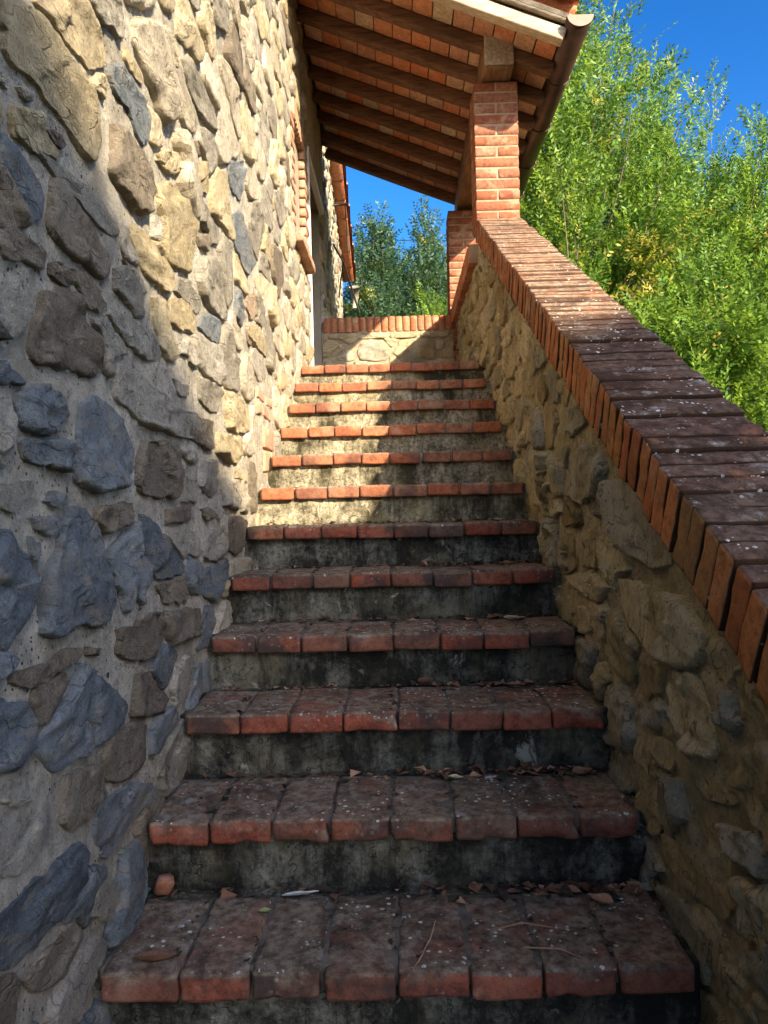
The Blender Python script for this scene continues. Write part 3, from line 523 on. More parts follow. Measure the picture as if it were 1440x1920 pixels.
def face_sheet(name, u0, u1, v0, v1, step, frame, amp, seed, mat, parent, keep=None, fine=.003, craggy=0.0):
    us = np.linspace(u0, u1, int((u1 - u0) / step) + 1); vs = np.linspace(v0, v1, int((v1 - v0) / step) + 1)
    U, V = np.meshgrid(us, vs)
    H = -.35 * amp + amp * .8 * fbm(U * 4.2, V * 4.2, 2.2, seed, 4, .5) + fine * fbm(U * 40, V * 40, 1.1, seed + 7, 2)
    if craggy:
        a_ = vnoise(U * 11 + .6 * vnoise(U * 6, V * 6, 1, 3), V * 7, .4, seed + 11); b_ = vnoise(U * 24, V * 15, 5.4, seed + 12)
        H = H + craggy * (.55 - np.abs(a_) * 1.3) + craggy * .5 * (.4 - np.abs(b_)) + craggy * .35 * fbm(U * 34, V * 22, 3.3, seed + 13, 3)
    pts = np.stack([H.ravel(), U.ravel(), V.ravel()], 1)
    o0 = np.array(frame(0, 0, 0)); M = np.stack([np.array(frame(1, 0, 0)) - o0, np.array(frame(0, 1, 0)) - o0, np.array(frame(0, 0, 1)) - o0])
    pts = pts @ M + o0
    nx = len(us); ny = len(vs); ii = (np.arange(ny - 1)[:, None] * nx + np.arange(nx - 1)[None])
    if keep is not None:
        kc = keep((U[:-1, :-1] + U[1:, 1:]) / 2, (V[:-1, :-1] + V[1:, 1:]) / 2); ii = ii[kc]
    ii = ii.ravel(); f = np.stack([ii, ii + 1, ii + nx + 1, ii + nx], 1)
    if np.dot(np.cross(M[1], M[2]), M[0]) < 0: f = f[:, ::-1].copy()
    return link(name, mesh_from(name, pts, f, mat, True), parent)

# ---- the house wall on the left
house = thing('house_wall', 'tall rubble stone house wall on the left with wide pale mortar joints', 'stone wall', (LW, 2.5, 0))
fr_l = lambda h, u, v: (LW + h - house.location.x, u - house.location.y, v)
DOOR0, DOOR1, DOORZ = 5.70, 6.90, 3.56
WIN = (4.93, 5.45, 2.62, 3.42)
nos = lambda y: (y - Y0) * SL
PATCH = (3.36, 3.86, 1.03, 1.44)
def keep_l(U, V):
    m = (V > nos(U) - .30) | (U > DOOR0 - .4) & (V > LZ - .2)
    m &= ~((U > WIN[0] - .17) & (U < WIN[1] + .19) & (V > WIN[2] - .07) & (V < WIN[3] + .10))
    m &= ~((U > PATCH[0] - .02) & (U < PATCH[1] + .02) & (V > PATCH[2] - .02) & (V < PATCH[3] + .02))
    return m & (U < DOOR0 - .015)
boxes('wall_core', [(-.5, -.035, -4.0, DOOR0 - 2.5, -1.3, 5.6), (-.5, -.035, DOOR0 - 2.5, DOOR1 - 2.5, DOORZ, 5.6),
                    (-.5, -.06, DOOR1 - 2.5, 9.9 - 2.5, -1.3, 5.6), (-.5, -.035, DOOR0 - 2.5, DOOR1 - 2.5, -1.3, LZ - .02),
                    (-.5, -.16, DOOR0 - 2.5, DOOR1 - 2.5, LZ - .02, DOORZ)], M_REVEAL, house)
nowin = lambda U, V: ~((U > WIN[0]) & (U < WIN[1]) & (V > WIN[2]) & (V < WIN[3]))
face_sheet('mortar_face', -1.5, DOOR0, -1.3, 5.6, .022, fr_l, .0075, 40, M_MORTAR, house, nowin, .0045)
face_sheet('mortar_face', DOOR0, DOOR1, DOORZ, 5.6, .04, fr_l, .0075, 41, M_MORTAR, house)
fr_l2 = lambda h, u, v: (-.625 + h - house.location.x, u - house.location.y, v)
face_sheet('mortar_face', DOOR1, 9.9, -1.0, 5.6, .03, fr_l2, .0075, 42, M_MORTAR, house)
tr_l = [p for k, p in TRACED]
fill = fill_stones(-1.5, 2.75, -1.0, 5.3, .009, tr_l, keep_l, 3, .30, .135, .009)
fill += fill_stones(2.68, DOOR0, .3, 5.3, .009, tr_l + [p for a, p in fill if np.mean(p, 0)[0] > 2.3], keep_l, 8, .30, .185, .008, .045)
fill2 = fill_stones(DOOR1, 9.8, 1.6, 5.2, .012, [], lambda U, V: (U > DOOR1 + .02) & (U < 9.78), 5, .24, .12, .03)
KS = ['y', 'g', 'b', 'g', 'p', 'y', 'y', 'g', 'p', 'y', 'b', 'p', 's', 'y', 'g', 'r', 'y', 'g', 'p', 'b', 'g']
rk = random.Random(4)
cand = [(9e9, k, p, fr_l) for k, p in TRACED]
for a, p in fill:
    c = np.mean(p, 0); k = rk.choice(KS)
    if c[1] < nos(c[0]) + .9 and c[0] < 2.6: k = rk.choice('sgbsg')
    elif c[0] > 2.7 or c[1] > 1.9: k = rk.choice('ypgyppgyggppyygb')
    vis = c[0] > 1.0
    d2 = (c[0] ** 2 + .35 + (c[1] - .89) ** 2)
    cand.append(((a / d2) * (1 if vis else .05), k, p, fr_l))
for a, p in fill2:
    c = np.mean(p, 0)
    cand.append((a / (c[0] ** 2) * (1.2 if c[1] > 2.6 else .1), rk.choice(KS), p, fr_l2))
cand.sort(key=lambda q: -q[0])
stuffV = []; stuffF = []; stuffM = []; nb = 0; keys = list(STONE)
for i, (w, k, p, fr) in enumerate(cand):
    near = i < 110
    ar = np.ptp(np.array(p), axis=0); hgt = min(.015, .006 + .035 * float(min(ar))) * (.6 + .8 * rk.random()) * (.72 if np.mean(np.array(p)[:, 0]) > 2.8 else 1)
    c, V, Fc = stone_geo(p, fr, hgt, i + 1, N=56 if near else (30 if i < 300 else 14), rough=1.0, shrink=-.003 if w > 1e9 else .001,
                         rings=(1, .993, .975, .945, .89, .81, .71, .6, .48, .35, .2) if near else ((1, .99, .955, .85, .62, .36) if i < 300 else (1, .985, .85, .5)))
    if i < 300:
        link('stone', mesh_from('stone', V, Fc, STONE[k], True), house, tuple(c))
    else:
        stuffV += list(V + c); stuffF += [tuple(q + nb for q in f) for f in Fc]; stuffM += [keys.index(k)] * len(Fc); nb += len(V)
if stuffV:
    m = mesh_from('remaining_stones', stuffV, stuffF, [STONE[k] for k in keys], True)
    m.polygons.foreach_set('material_index', stuffM); m.update()
    link('remaining_stones', m, house)['kind'] = 'stuff'
print('wall stones', len(cand))

# window in the house wall: brick surround, sill slab, frame and pane
def H(x, y, z): return (x - LW, y - 2.5, z)          # world -> house local
hb = [None] * 6
for q in range(6):
    P, Fc = rough_block(.055, .24, .055, 300 + q, (2, 4, 2), .005, .0018); hb[q] = mesh_from('wall_brick', P, Fc, M_BR_WALL, True)
hs = []
for q in range(4):
    P, Fc = rough_block(.055, .12, .055, 310 + q, (2, 3, 2), .005, .0018); hs.append(mesh_from('wall_brick_half', P, Fc, M_BR_WALL, True))
w = thing_win = link('window', mesh_from('window', *box(-.24, -.22, WIN[0] - 2.5 - .01, WIN[1] - 2.5 + .01, WIN[2], WIN[3]), M_GLASS), house)
w.name = 'window'
boxes('frame', [(-.22, -.17, WIN[0] - 2.5, WIN[0] - 2.45, WIN[2], WIN[3]), (-.22, -.17, WIN[1] - 2.55, WIN[1] - 2.5, WIN[2], WIN[3]),
                (-.22, -.17, WIN[0] - 2.45, WIN[1] - 2.55, WIN[2], WIN[2] + .05), (-.22, -.17, WIN[0] - 2.45, WIN[1] - 2.55, WIN[3] - .05, WIN[3]),
                (-.218, -.18, (WIN[0] + WIN[1]) / 2 - 2.52, (WIN[0] + WIN[1]) / 2 - 2.48, WIN[2] + .05, WIN[3] - .05)], M_DOOR, w)
P, Fc = rough_block(.17, .72, .06, 77, (6, 12, 3), .01, .004, 14, .01)
link('sill', mesh_from('sill', P, Fc, M_BR_WALL, True), w, H(LW - .02, 5.16, WIN[2] - .03))
z = WIN[2] + .03; q = 0
while z < WIN[3] + .02:
    long = q % 2 == 0
    link('brick', (hb[q % 6] if long else hs[q % 4]), w, H(LW - .020 + .003 * rk.random(), WIN[0] - (.12 if long else .06), z), (0, 0, rk.uniform(-.01, .01)))
    link('brick', (hb[(q + 3) % 6] if long else hs[(q + 1) % 4]), w, H(LW - .020 + .003 * rk.random(), WIN[1] + (.12 if long else .06), z))
    z += .067; q += 1
for k in range(9):
    link('brick', hs[k % 4], w, H(LW - .020, WIN[0] + .03 + k * .063 - .0, WIN[3] + .06), (rad(90), 0, 0))
# a patch of brick low in the wall beside the steps
for k, (y, z, w_, h_, tl) in enumerate([(3.70, 1.115, .27, .10, .01), (3.70, 1.225, .26, .10, -.012), (3.46, 1.345, .13, .055, .12), (3.66, 1.345, .20, .055, -.05), (3.50, 1.41, .16, .05, -.06), (3.72, 1.405, .17, .045, .04)]):
    P, Fc = rough_block(.05, w_, h_, 320 + k, (2, 8, 4), .006, .003, 18, .012)
    link('brick', mesh_from('wall_brick', P, Fc, M_BR_WALL, True), house, H(LW - .019, y, z), (tl, 0, 0))
# door opening at the landing
d = link('door', mesh_from('door', *box(-.155, -.115, DOOR0 - 2.5 + .06, DOOR1 - 2.5 - .06, LZ, DOORZ - .06), M_DOOR), house)
boxes('door_panel', [(-.115, -.102, DOOR0 - 2.5 + .16, (DOOR0 + DOOR1) / 2 - 2.55, LZ + .12, LZ + .75), (-.115, -.102, (DOOR0 + DOOR1) / 2 - 2.45, DOOR1 - 2.66, LZ + .12, LZ + .75),
                     (-.115, -.102, DOOR0 - 2.5 + .16, (DOOR0 + DOOR1) / 2 - 2.55, LZ + .85, DOORZ - .2), (-.115, -.102, (DOOR0 + DOOR1) / 2 - 2.45, DOOR1 - 2.66, LZ + .85, DOORZ - .2)], M_REVEAL, d)
V, Fc = tube([(-.12, DOOR0 - 2.5 + .14, LZ + 1), (-.06, DOOR0 - 2.5 + .14, LZ + 1), (-.06, DOOR0 - 2.5 + .26, LZ + 1)], [.01] * 3)
link('handle', mesh_from('handle', V, Fc, M_IRON, True), d)
boxes('door_frame', [(-.03, .016, DOOR0 - 2.512, DOOR0 - 2.47, LZ, DOORZ), (-.03, .012, DOOR0 - 2.47, DOOR1 - 2.5, DOORZ - .05, DOORZ)], M_PAINT, house)
boxes('door_reveal', [(-.157, -.037, DOOR1 - 2.508, DOOR1 - 2.497, LZ - .01, DOORZ - .003), (-.157, -.037, DOOR0 - 2.503, DOOR0 - 2.492, LZ - .01, DOORZ - .003)], M_REVEAL, house)
# sloping verge of the house roof beyond the porch: clay soffit strip, tile ends
vg = link('roof_verge', mesh_from('roof_verge', *box(0, .01, 0, .01, 0, .01), M_COPPO), house, H(-.62, 7.9, 4.66))
vs_ = rad(-20)
for k in range(8):
    P, Fc = rough_block(.15, .29, .035, 400 + k, (2, 3, 1), .004, .001)
    link('soffit_brick', mesh_from('soffit_brick', P, Fc, M_COPPO, True), vg, (.055, .15 + k * .30 * math.cos(vs_), -.02 + .30 * k * math.sin(vs_)), (vs_, 0, 0))
for k in range(7):
    V = []; Fc = []; n = 8
    for e, (yy, r) in enumerate(((0, .085), (.38, .07))):
        for rr in (r, r - .014):
            for i in range(n + 1):
                t = math.pi * i / n; V.append((rr * math.cos(t), yy, rr * math.sin(t) * .8))
    m1 = n + 1
    for i in range(n):
        Fc += [(i, 2 * m1 + i, 2 * m1 + i + 1, i + 1), (m1 + i, m1 + i + 1, 3 * m1 + i + 1, 3 * m1 + i), (i, i + 1, m1 + i + 1, m1 + i), (2 * m1 + i, 3 * m1 + i, 3 * m1 + i + 1, 2 * m1 + i + 1)]
    link('roof_tile', mesh_from('verge_tile', V, Fc, M_COPPO, True), vg, (.085, .02 + k * .34 * math.cos(vs_), .045 + k * .34 * math.sin(vs_)), (vs_ - .05, 0, 0))
V, Fc = tube([(.13, 2.30, -.86), (.13, 2.36, -.96), (.13, 2.42, -1.1)], [.075, .05, .035], 10)
link('gutter_outlet', mesh_from('gutter_outlet', V, Fc, M_REVEAL, True), vg)

# ------------------------------------------------------------------ the staircase
stair = thing('staircase', 'flight of brick nosed concrete steps climbing between the two stone walls', 'staircase', (0, Y0, -RI * 5))
def mk_bricks(tag_, mat, dims, n, seg, **kw):
    r = []
    for q in range(n):
        P, Fc = rough_block(*dims, 500 + q + 37 * len(tag_), seg, **kw); r.append(mesh_from('brick', P, Fc, mat, True))
    return r
BD = (.1345, .290, .054)
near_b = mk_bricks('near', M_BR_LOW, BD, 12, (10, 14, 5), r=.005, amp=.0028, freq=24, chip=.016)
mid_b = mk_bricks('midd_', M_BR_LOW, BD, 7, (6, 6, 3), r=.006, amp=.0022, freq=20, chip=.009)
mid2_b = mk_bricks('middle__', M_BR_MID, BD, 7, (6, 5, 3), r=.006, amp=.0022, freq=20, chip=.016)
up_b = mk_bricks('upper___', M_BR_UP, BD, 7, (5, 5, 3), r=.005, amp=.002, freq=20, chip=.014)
def sheet_box(x0, x1, y0, y1, z0, z1, st=.03, seed=1, amp=.003):
    """block whose front and top are finely divided and uneven"""
    nx_ = max(2, int((x1 - x0) / st)); nz_ = max(2, int((z1 - z0) / st)); ny_ = max(2, int((y1 - y0) / st))
    P, Fc = rough_block(x1 - x0, y1 - y0, z1 - z0, seed, (nx_, ny_, nz_), .004, amp, 14)
    return P + np.array([(x0 + x1) / 2, (y0 + y1) / 2, (z0 + z1) / 2]), Fc
rs = random.Random(11)
stx, sty, stz = stair.location
NB = []                                          # nosing bricks by row (for the debris)
for n in range(-4, 12):
    y = Y0 + n * T; z = n * RI
    depth = .36 if n < 11 else 2.3
    P, Fc = sheet_box(-.63, .64, y + .032, y + (.42 if n < 11 else .42), z - RI - .12, z - .006, .035 if n < 6 else .06, 600 + n, .0035)
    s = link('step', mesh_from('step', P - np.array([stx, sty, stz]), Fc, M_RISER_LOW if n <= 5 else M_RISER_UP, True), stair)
    P, Fc = sheet_box(-.578, .578, y + .028, y + .30, z - .046, z - .0042, .018 if n < 4 else .05, 650 + n, .0016)
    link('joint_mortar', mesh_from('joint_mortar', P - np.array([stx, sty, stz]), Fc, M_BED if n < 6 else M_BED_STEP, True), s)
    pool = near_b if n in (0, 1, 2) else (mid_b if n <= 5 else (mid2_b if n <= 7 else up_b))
    x = -.572 + rs.uniform(-.006, .006); k = 0
    nbk = 8
    ws = [1 + rs.uniform(-.07, .07) for _ in range(nbk)]; tot = 1.146 / sum(ws)
    for wgt in ws:
        wd = wgt * tot
        o = link('brick', pool[(n * 5 + k * 3) % len(pool)], s, (x + wd / 2 - stx, y + .145 + rs.uniform(-.005, .006) - sty, z - .027 + rs.uniform(-.003, .003) - stz),
                 (rs.uniform(-.010, .010), rs.uniform(-.014, .014), rs.uniform(-.012, .012) + (math.pi if k % 2 else 0)))
        o.scale = ((wd - .0035 - rs.uniform(0, .0035)) / BD[0], 1, 1)
        x += wd; k += 1
P, Fc = sheet_box(-.60, .60, Y0 + 11 * T + .30, 6.95, LZ - .3, LZ - .008, .12, 700, .003)
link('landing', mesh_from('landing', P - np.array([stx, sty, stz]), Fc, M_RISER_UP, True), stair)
boxes('stair_mass', [(-.60 - stx, .60 - stx, Y0 + n * T + .3 - sty, Y0 + (n + 1) * T + .3 - sty, -1.2 - stz, n * RI - .1 - stz) for n in range(0, 11)] + [(-.6, .6, Y0 + 11 * T + .3 - sty, 6.95 - sty, -1.2 - stz, LZ - .35 - stz)], M_REVEAL, stair)

# ------------------------------------------------------------------ the stair parapet on the right
PY1 = 4.97
par = thing('stair_parapet', 'sloping rubble parapet wall on the right capped with bricks on edge', 'parapet wall', (.72, 2.5, 0))
px, py = par.location.x, par.location.y
cop_in = lambda y: 2.726 - SL * (PY1 - y)                     # top inner edge of the coping
def keep_r(U, V):
    cz = np.where(U < PY1, cop_in(U) - .165, 2.50)
    b = np.where(U < Y0 + 11 * T, nos(U) - .22, LZ - .05)
    return (V < cz - .012) & (V > b) & (U > -.3) & (U < 6.93)
fr_r = lambda h, u, v: (RW - h - px, u - py, v)
face_sheet('mortar_face', -.6, 6.95, -1.1, 2.64, .011, fr_r, .012, 60, M_ROUGH, par, lambda U, V: (V < np.where(U < PY1 + .02, cop_in(U) - .10, 2.60)) & (V > np.minimum(nos(U), LZ) - .45), .004, .011)
tr_r = TRACED_R
fl = fill_stones(-.3, 6.95, -.6, 2.6, .009, tr_r, keep_r, 17, .25, .15, .013, .05)
cd = [(9e9, p) for p in tr_r]
for a, p in fl:
    c = np.mean(p, 0); cd.append((a / (c[0] ** 2 + .36) * (1 if c[0] > .9 else .1), p))
cd.sort(key=lambda q: -q[0])
for i, (w_, p) in enumerate(cd[:240]):
    ar = np.ptp(np.array(p), axis=0); near = i < 60
    hgt = min(.020, .007 + .05 * float(min(ar))) * (.5 + .9 * rk.random())
    c, V, Fc = stone_geo(p, fr_r, hgt, 900 + i, N=56 if near else 30, rough=1.5, edge=.0035,
                         rings=(1, .993, .975, .945, .89, .81, .71, .6, .48, .35, .2) if near else (1, .985, .93, .82, .6, .33))
    link('stone', mesh_from('stone', V, Fc, RSTONE[rk.choice([0, 0, 1, 2, 0, 1])], True), par, tuple(c))
print('parapet stones', len(cd))
# wall body behind the face
ys = np.linspace(-.6, PY1, 30); V = []; Fc = []
for yy in ys:
    zt = cop_in(yy) - .13
    V += [(RW + .035 - px, yy - py, -1.3), (.845 - px, yy - py, -1.3), (.845 - px, yy - py, zt), (RW + .035 - px, yy - py, zt)]
for i in range(len(ys) - 1):
    for a, b in ((0, 1), (1, 2), (2, 3), (3, 0)): Fc.append((i * 4 + a, i * 4 + b, i * 4 + 4 + b, i * 4 + 4 + a))
Fc += [(0, 3, 2, 1), tuple(4 * (len(ys) - 1) + q for q in (0, 1, 2, 3))]
v2, f2 = box(RW + .035 - px, .84 - px, PY1 - py, 7.22 - py, -1.3, 2.53); nb_ = len(V); V += v2; Fc += [tuple(q + nb_ for q in f) for f in f2]
link('wall_core', mesh_from('wall_core', V, Fc, M_ROUGH), par)
# coping
al = math.atan(SL); ca, sa = math.cos(al), math.sin(al)
CW = .286
cd_l = mk_bricks('copinglow', M_BR_COP_LOW, (CW, .0605, .142), 9, (12, 4, 6), r=.005, amp=.0026, freq=20, chip=.007)
cd_u = mk_bricks('copinguppp', M_BR_COP_UP, (CW, .055, .142), 7, (8, 2, 4), r=.005, amp=.0022, freq=20, chip=.006)
slope_len = (PY1 + .55) / ca; pitch = .0655; nbk = int(slope_len / pitch)
for k in range(nbk):
    s_ = k * pitch + .033; y = PY1 - s_ * ca; zt = cop_in(y)
    # centre: half a brick below the top line, perpendicular to the slope
    yc = y + sa * .071; zc = zt - ca * .071
    lower = (y < 2.75 + .25 * math.sin(k * 1.3))  # dark copy up to the painted shade edge, lit copy beyond
    o = link('brick', (cd_l if lower else cd_u)[(k * 4) % (9 if lower else 7)], par,
             (.5715 + CW / 2 - px + rs.uniform(-.0035, .0035), yc - py + rs.uniform(-.004, .004), zc + rs.uniform(-.0045, .004)),
             (al + rs.uniform(-.035, .035), rs.uniform(-.008, .008), rs.uniform(-.02, .02) + (math.pi if k % 2 else 0)))
    if k % 2: o.rotation_euler[0] = -al + rs.uniform(-.03, .03)
V = []; Fc = []
for (yy, zt) in ((-.58, cop_in(-.58) - .012), (PY1 - .002, cop_in(PY1) - .012)):
    V += [(.586 - px, yy + sa * .12 - py, zt - ca * .13), (.845 - px, yy + sa * .12 - py, zt - ca * .13), (.845 - px, yy - py, zt), (.586 - px, yy - py, zt)]
for a, b in ((0, 1), (1, 2), (2, 3), (3, 0)): Fc.append((a, b, 4 + b, 4 + a))
Fc += [(0, 3, 2, 1), (4, 5, 6, 7)]
link('coping_joint', mesh_from('coping_joint', V, Fc, M_BED_COP), par)
# level stretch of the parapet on the landing, between the two pillars
so = mk_bricks('soldierr', M_BR_SOLD, (.055, .285, .135), 6, (2, 4, 3), r=.005, amp=.002, freq=20)
yy = PY1 + .30
while yy < 6.93:
    link('brick', so[int(yy * 40) % 6], par, (.545 + .1425 - px, yy + .03 - py, 2.595 + rs.uniform(-.002, .002)), (0, 0, math.pi / 2 + rs.uniform(-.02, .02))); yy += .0655
boxes('coping_joint', [(.553 - px, .82 - px, PY1 + .29 - py, 6.94 - py, 2.532, 2.652)], M_BED_PALE, par)

# ---- low wall closing the landing
bp = thing('landing_parapet', 'low stone wall closing the landing with a row of upright bricks', 'parapet wall', (-.03, 7.09, LZ))
bx, by, bz = bp.location
boxes('wall_core', [(-.64 - bx, .55 - bx, 6.985 - by, 7.22 - by, -1.2 - bz, 2.47 - bz)], M_REVEAL, bp)
fr_b = lambda h, u, v: (u - bx, 6.955 - h - by, v - bz)
face_sheet('mortar_face', -.64, .56, LZ - .1, 2.475, .03, fr_b, .006, 70, M_TAN, bp)
for i, p in enumerate(TRACED_B + [p for a, p in fill_stones(-.62, .55, 1.62, 2.385, .01, TRACED_B, lambda U, V: V > 1.63, 31, .2, .15, .010)]):
    c, V, Fc = stone_geo(p, fr_b, .009, 1300 + i, N=30)
    link('stone', mesh_from('stone', V, Fc, STONE[rk.choice('ygpyp')], True), bp, tuple(c))
for i in range(4):
    P = [(-.58 + i * .28 + a, 2.405 + b) for a, b in ((0, 0), (.13, -.006), (.26, 0), (.265, .04), (.13, .047), (0, .04))]
    c, V, Fc = stone_geo(P, fr_b, .016, 1350 + i, N=22)
    link('stone', mesh_from('stone', V, Fc, STONE['y'], True), bp, tuple(c))
for i in range(18):
    link('brick', so[i % 6], bp, (-.585 + i * .0655 - bx, 6.945 + .1425 - by, 2.532 - bz), (rs.uniform(-.01, .01), rs.uniform(-.02, .02), rs.uniform(-.02, .02)))
boxes('coping_joint', [(-.62 - bx, .545 - bx, 6.957 - by, 7.22 - by, 2.467 - bz, 2.592 - bz)], M_BED_PALE, bp)

# ------------------------------------------------------------------ brick pillars
hd = mk_bricks('headerrrr1', M_BR_PIL, (.136, .282, .054), 5, (4, 4, 2), r=.005, amp=.002, freq=20)
PD = .285
def pillar(x0, y0, z0, z1, label):
    t = thing('brick_pillar', label, 'pillar', (x0 + PD / 2, y0 + PD / 2, z0), 'square brick pillars carrying the porch roof')
    boxes('joint_mortar', [(-PD / 2 + .006, PD / 2 - .006, -PD / 2 + .006, PD / 2 - .006, 0, z1 - z0 - .006)], M_BED_PALE, t)
    n = max(1, round((z1 - z0) / .0675)); st = (z1 - z0) / n
    for k in range(n):
        for s_ in (-1, 1):
            r = 0 if (n - k) % 2 else math.pi / 2
            o = link('brick', hd[(k * 3 + s_) % 5], t, ((s_ * .0725, 0, 0) if r == 0 else (0, s_ * .0725, 0)), (0, rs.uniform(-.006, .006), r + rs.uniform(-.008, .008)))
            o.location = (o.location.x + rs.uniform(-.002, .002), o.location.y + rs.uniform(-.002, .002), st * (k + .5)); o.scale.z = (st - .0095) / .054
    return t
p1 = pillar(.5715, PY1, 2.70, 3.60, 'sunlit square brick pillar at the top of the sloping coping under the beam end')
p2 = pillar(.532, 6.965, 1.80, 3.545, 'half shaded brick pillar behind the landing wall at its right corner')

# ------------------------------------------------------------------ porch roof
roof = thing('porch_roof', 'lean-to porch roof with dark rafters and clay tile soffit', 'roof', (.2, 5.9, 3.9))
ox, oy, oz = roof.location
RS = .39; ra = math.atan(RS); zb = lambda x: 3.735 + RS * (.6 - x)
RY0, RY1 = 4.50, 7.32
P, Fc = rough_block(.19, RY1 + .05 - 4.84, .25, 900, (4, 16, 4), .012, .003, 8)
vv = P.copy(); vv[:, 2] += -.01 * (vv[:, 1] + 1.2)
bm_ = link('beam', mesh_from('beam', vv, Fc, M_BEAM, True), roof, (.722 - ox, (4.84 + RY1 + .05) / 2 - oy, 3.735 - oz))
P, Fc = rough_block(.186, .012, .246, 901, (4, 1, 4), .006, .001)
link('beam_end', mesh_from('beam_end', P, Fc, M_BEAM_END, True), roof, (.722 - ox, 4.834 - oy, 3.748 - oz))
def on_slope(x, off): return zb(x) + off / math.cos(ra)
ray_ = [RY0 + .035 + i * (RY1 - RY0 - .045) / 8 for i in range(9)]
X0r, X1r = -.60, 1.045
for i, yr in enumerate(ray_):
    L_ = (X1r - X0r) / math.cos(ra)
    P, Fc = rough_block(L_, .078, .078, 910 + i, (22, 3, 3), .008, .0045, 7)
    P[:, 1] += .006 * np.sin(P[:, 0] * 3 + i); 
    cx = (X0r + X1r) / 2
    link('rafter', mesh_from('rafter', P, Fc, M_BARGE if i == 0 else M_RAFTER, True), roof, (cx - ox + math.sin(ra) * .0475, yr - oy, zb(cx) + .0475 * math.cos(ra) - oz), (0, ra, rs.uniform(-.008, .008)))
tl = [mesh_from('soffit_tile', *rough_block(.128, .33, .028, 930 + q, (3, 4, 1), .003, .001), M_SOFFIT, True) for q in range(5)]
for b in range(8):
    ym = (ray_[b] + ray_[b + 1]) / 2
    for k in range(13):
        xs = X0r + .07 + k * .1335 * math.cos(ra) * 1.0
        if xs > X1r - .02: break
        o = link('soffit_tile', tl[(b * 3 + k) % 5], roof, (xs - ox + math.sin(ra) * .1015, ym - oy, on_slope(xs, 0) + .1015 * math.cos(ra) - oz), (rs.uniform(-.006, .006), ra + rs.uniform(-.01, .01), rs.uniform(-.01, .01)))
        o.scale.y = (ray_[b + 1] - ray_[b] - .006) / .33
L_ = 1.93
boxesl = []
P, Fc = rough_block(L_, RY1 - RY0 + .05, .03, 940, (10, 10, 1), .003, .001)
link('roof_bed', mesh_from('roof_bed', P, Fc, M_BED), roof, (.13 - ox + math.sin(ra) * .132, (RY0 + RY1) / 2 - oy, zb(.13) + .132 * math.cos(ra) - oz), (0, ra, 0))
P, Fc = rough_block(.62, .045, .05, 941, (8, 2, 2), .006, .002)
link('barge_plank', mesh_from('barge_plank', P, Fc, M_PLANK, True), roof, (.80 - ox + math.sin(ra) * .125, RY0 + .0 - oy, zb(.80) + .125 * math.cos(ra) - oz), (0, ra, 0))
P, Fc = rough_block(.9, .045, .05, 942, (10, 2, 2), .006, .002)
link('barge_plank', mesh_from('barge_plank', P, Fc, M_BARGE, True), roof, (.04 - ox + math.sin(ra) * .125, RY0 + .0 - oy, zb(.04) + .125 * math.cos(ra) - oz), (0, ra, 0))
def half_pipe(L, r0, r1, th, n, up=1):
    V = []; Fc = []
    for (xx, r) in ((0, r0), (L, r1)):
        for rr in (r, r - th):
            for i in range(n + 1):
                t = math.pi * i / n; V.append((xx, rr * math.cos(t), up * rr * math.sin(t) * .85))
    m1 = n + 1
    for i in range(n):
        Fc += [(i, 2 * m1 + i, 2 * m1 + i + 1, i + 1), (m1 + i, m1 + i + 1, 3 * m1 + i + 1, 3 * m1 + i), (i, i + 1, m1 + i + 1, m1 + i), (2 * m1 + i, 3 * m1 + i, 3 * m1 + i + 1, 2 * m1 + i + 1)]
    Fc += [(0, m1, 3 * m1, 2 * m1), (n, 2 * m1 + n, 3 * m1 + n, m1 + n)]
    return V, Fc
cop_m = mesh_from('roof_tile', *half_pipe(.46, .075, .088, .013, 8), M_COPPO, True)
chn_m = mesh_from('channel_tile', *half_pipe(.46, .088, .075, .013, 8, -1), M_COPPO, True)
r_i = 0; yy = RY0 + .03
while yy < RY1:
    for k in range(4):
        xs = -.62 + k * .415
        link('roof_tile', cop_m, roof, (xs - ox + math.sin(ra) * .225, yy - oy, zb(xs) + .225 * math.cos(ra) - oz), (rs.uniform(-.02, .02), ra - .02 + rs.uniform(-.01, .01), rs.uniform(-.015, .015)))
        if yy + .1 < RY1:
            link('channel_tile', chn_m, roof, (xs - ox + math.sin(ra) * .245, yy + .1 - oy, zb(xs) + .245 * math.cos(ra) - oz), (0, ra - .02, rs.uniform(-.015, .015)))
    yy += .2
# gutter: half-round copper trough with end cap and straps
gt = link('gutter', mesh_from('gutter', *half_pipe(RY1 - RY0 + .12, .076, .076, .005, 14, -1), M_COPPER, True), roof, (1.135 - ox, RY0 - .05 - oy, 3.675 - oz), (0, 0, math.pi / 2))
V = [(0, 0, 0)] + [(0, .076 * math.cos(math.pi * i / 14), -.065 * math.sin(math.pi * i / 14)) for i in range(15)]; Fc = [(0, i + 1, i + 2) for i in range(14)]
V2 = V + [(a + .006, b, c) for a, b, c in V]; Fc2 = Fc + [tuple(16 + q for q in f[::-1]) for f in Fc]
Fc2 += [(i + 1, 16 + i + 1, 16 + i + 2, i + 2) for i in range(14)] + [(0, 16, 17, 1), (0, 15, 31, 16)]
link('end_cap', mesh_from('end_cap', V2, Fc2, M_COPPER_CAP), gt, (-.008, 0, 0))
for k in range(4):
    pts = [(.62 + k * .62, .079 * math.cos(t), -.069 * math.sin(t)) for t in np.linspace(0, math.pi, 12)]
    pts = [(pts[0][0], .076, .03)] + pts + [(pts[0][0], -.075, .02)]
    V, Fc = tube(pts, [.005] * len(pts), 5); link('strap', mesh_from('strap', V, Fc, M_COPPER, True), gt)

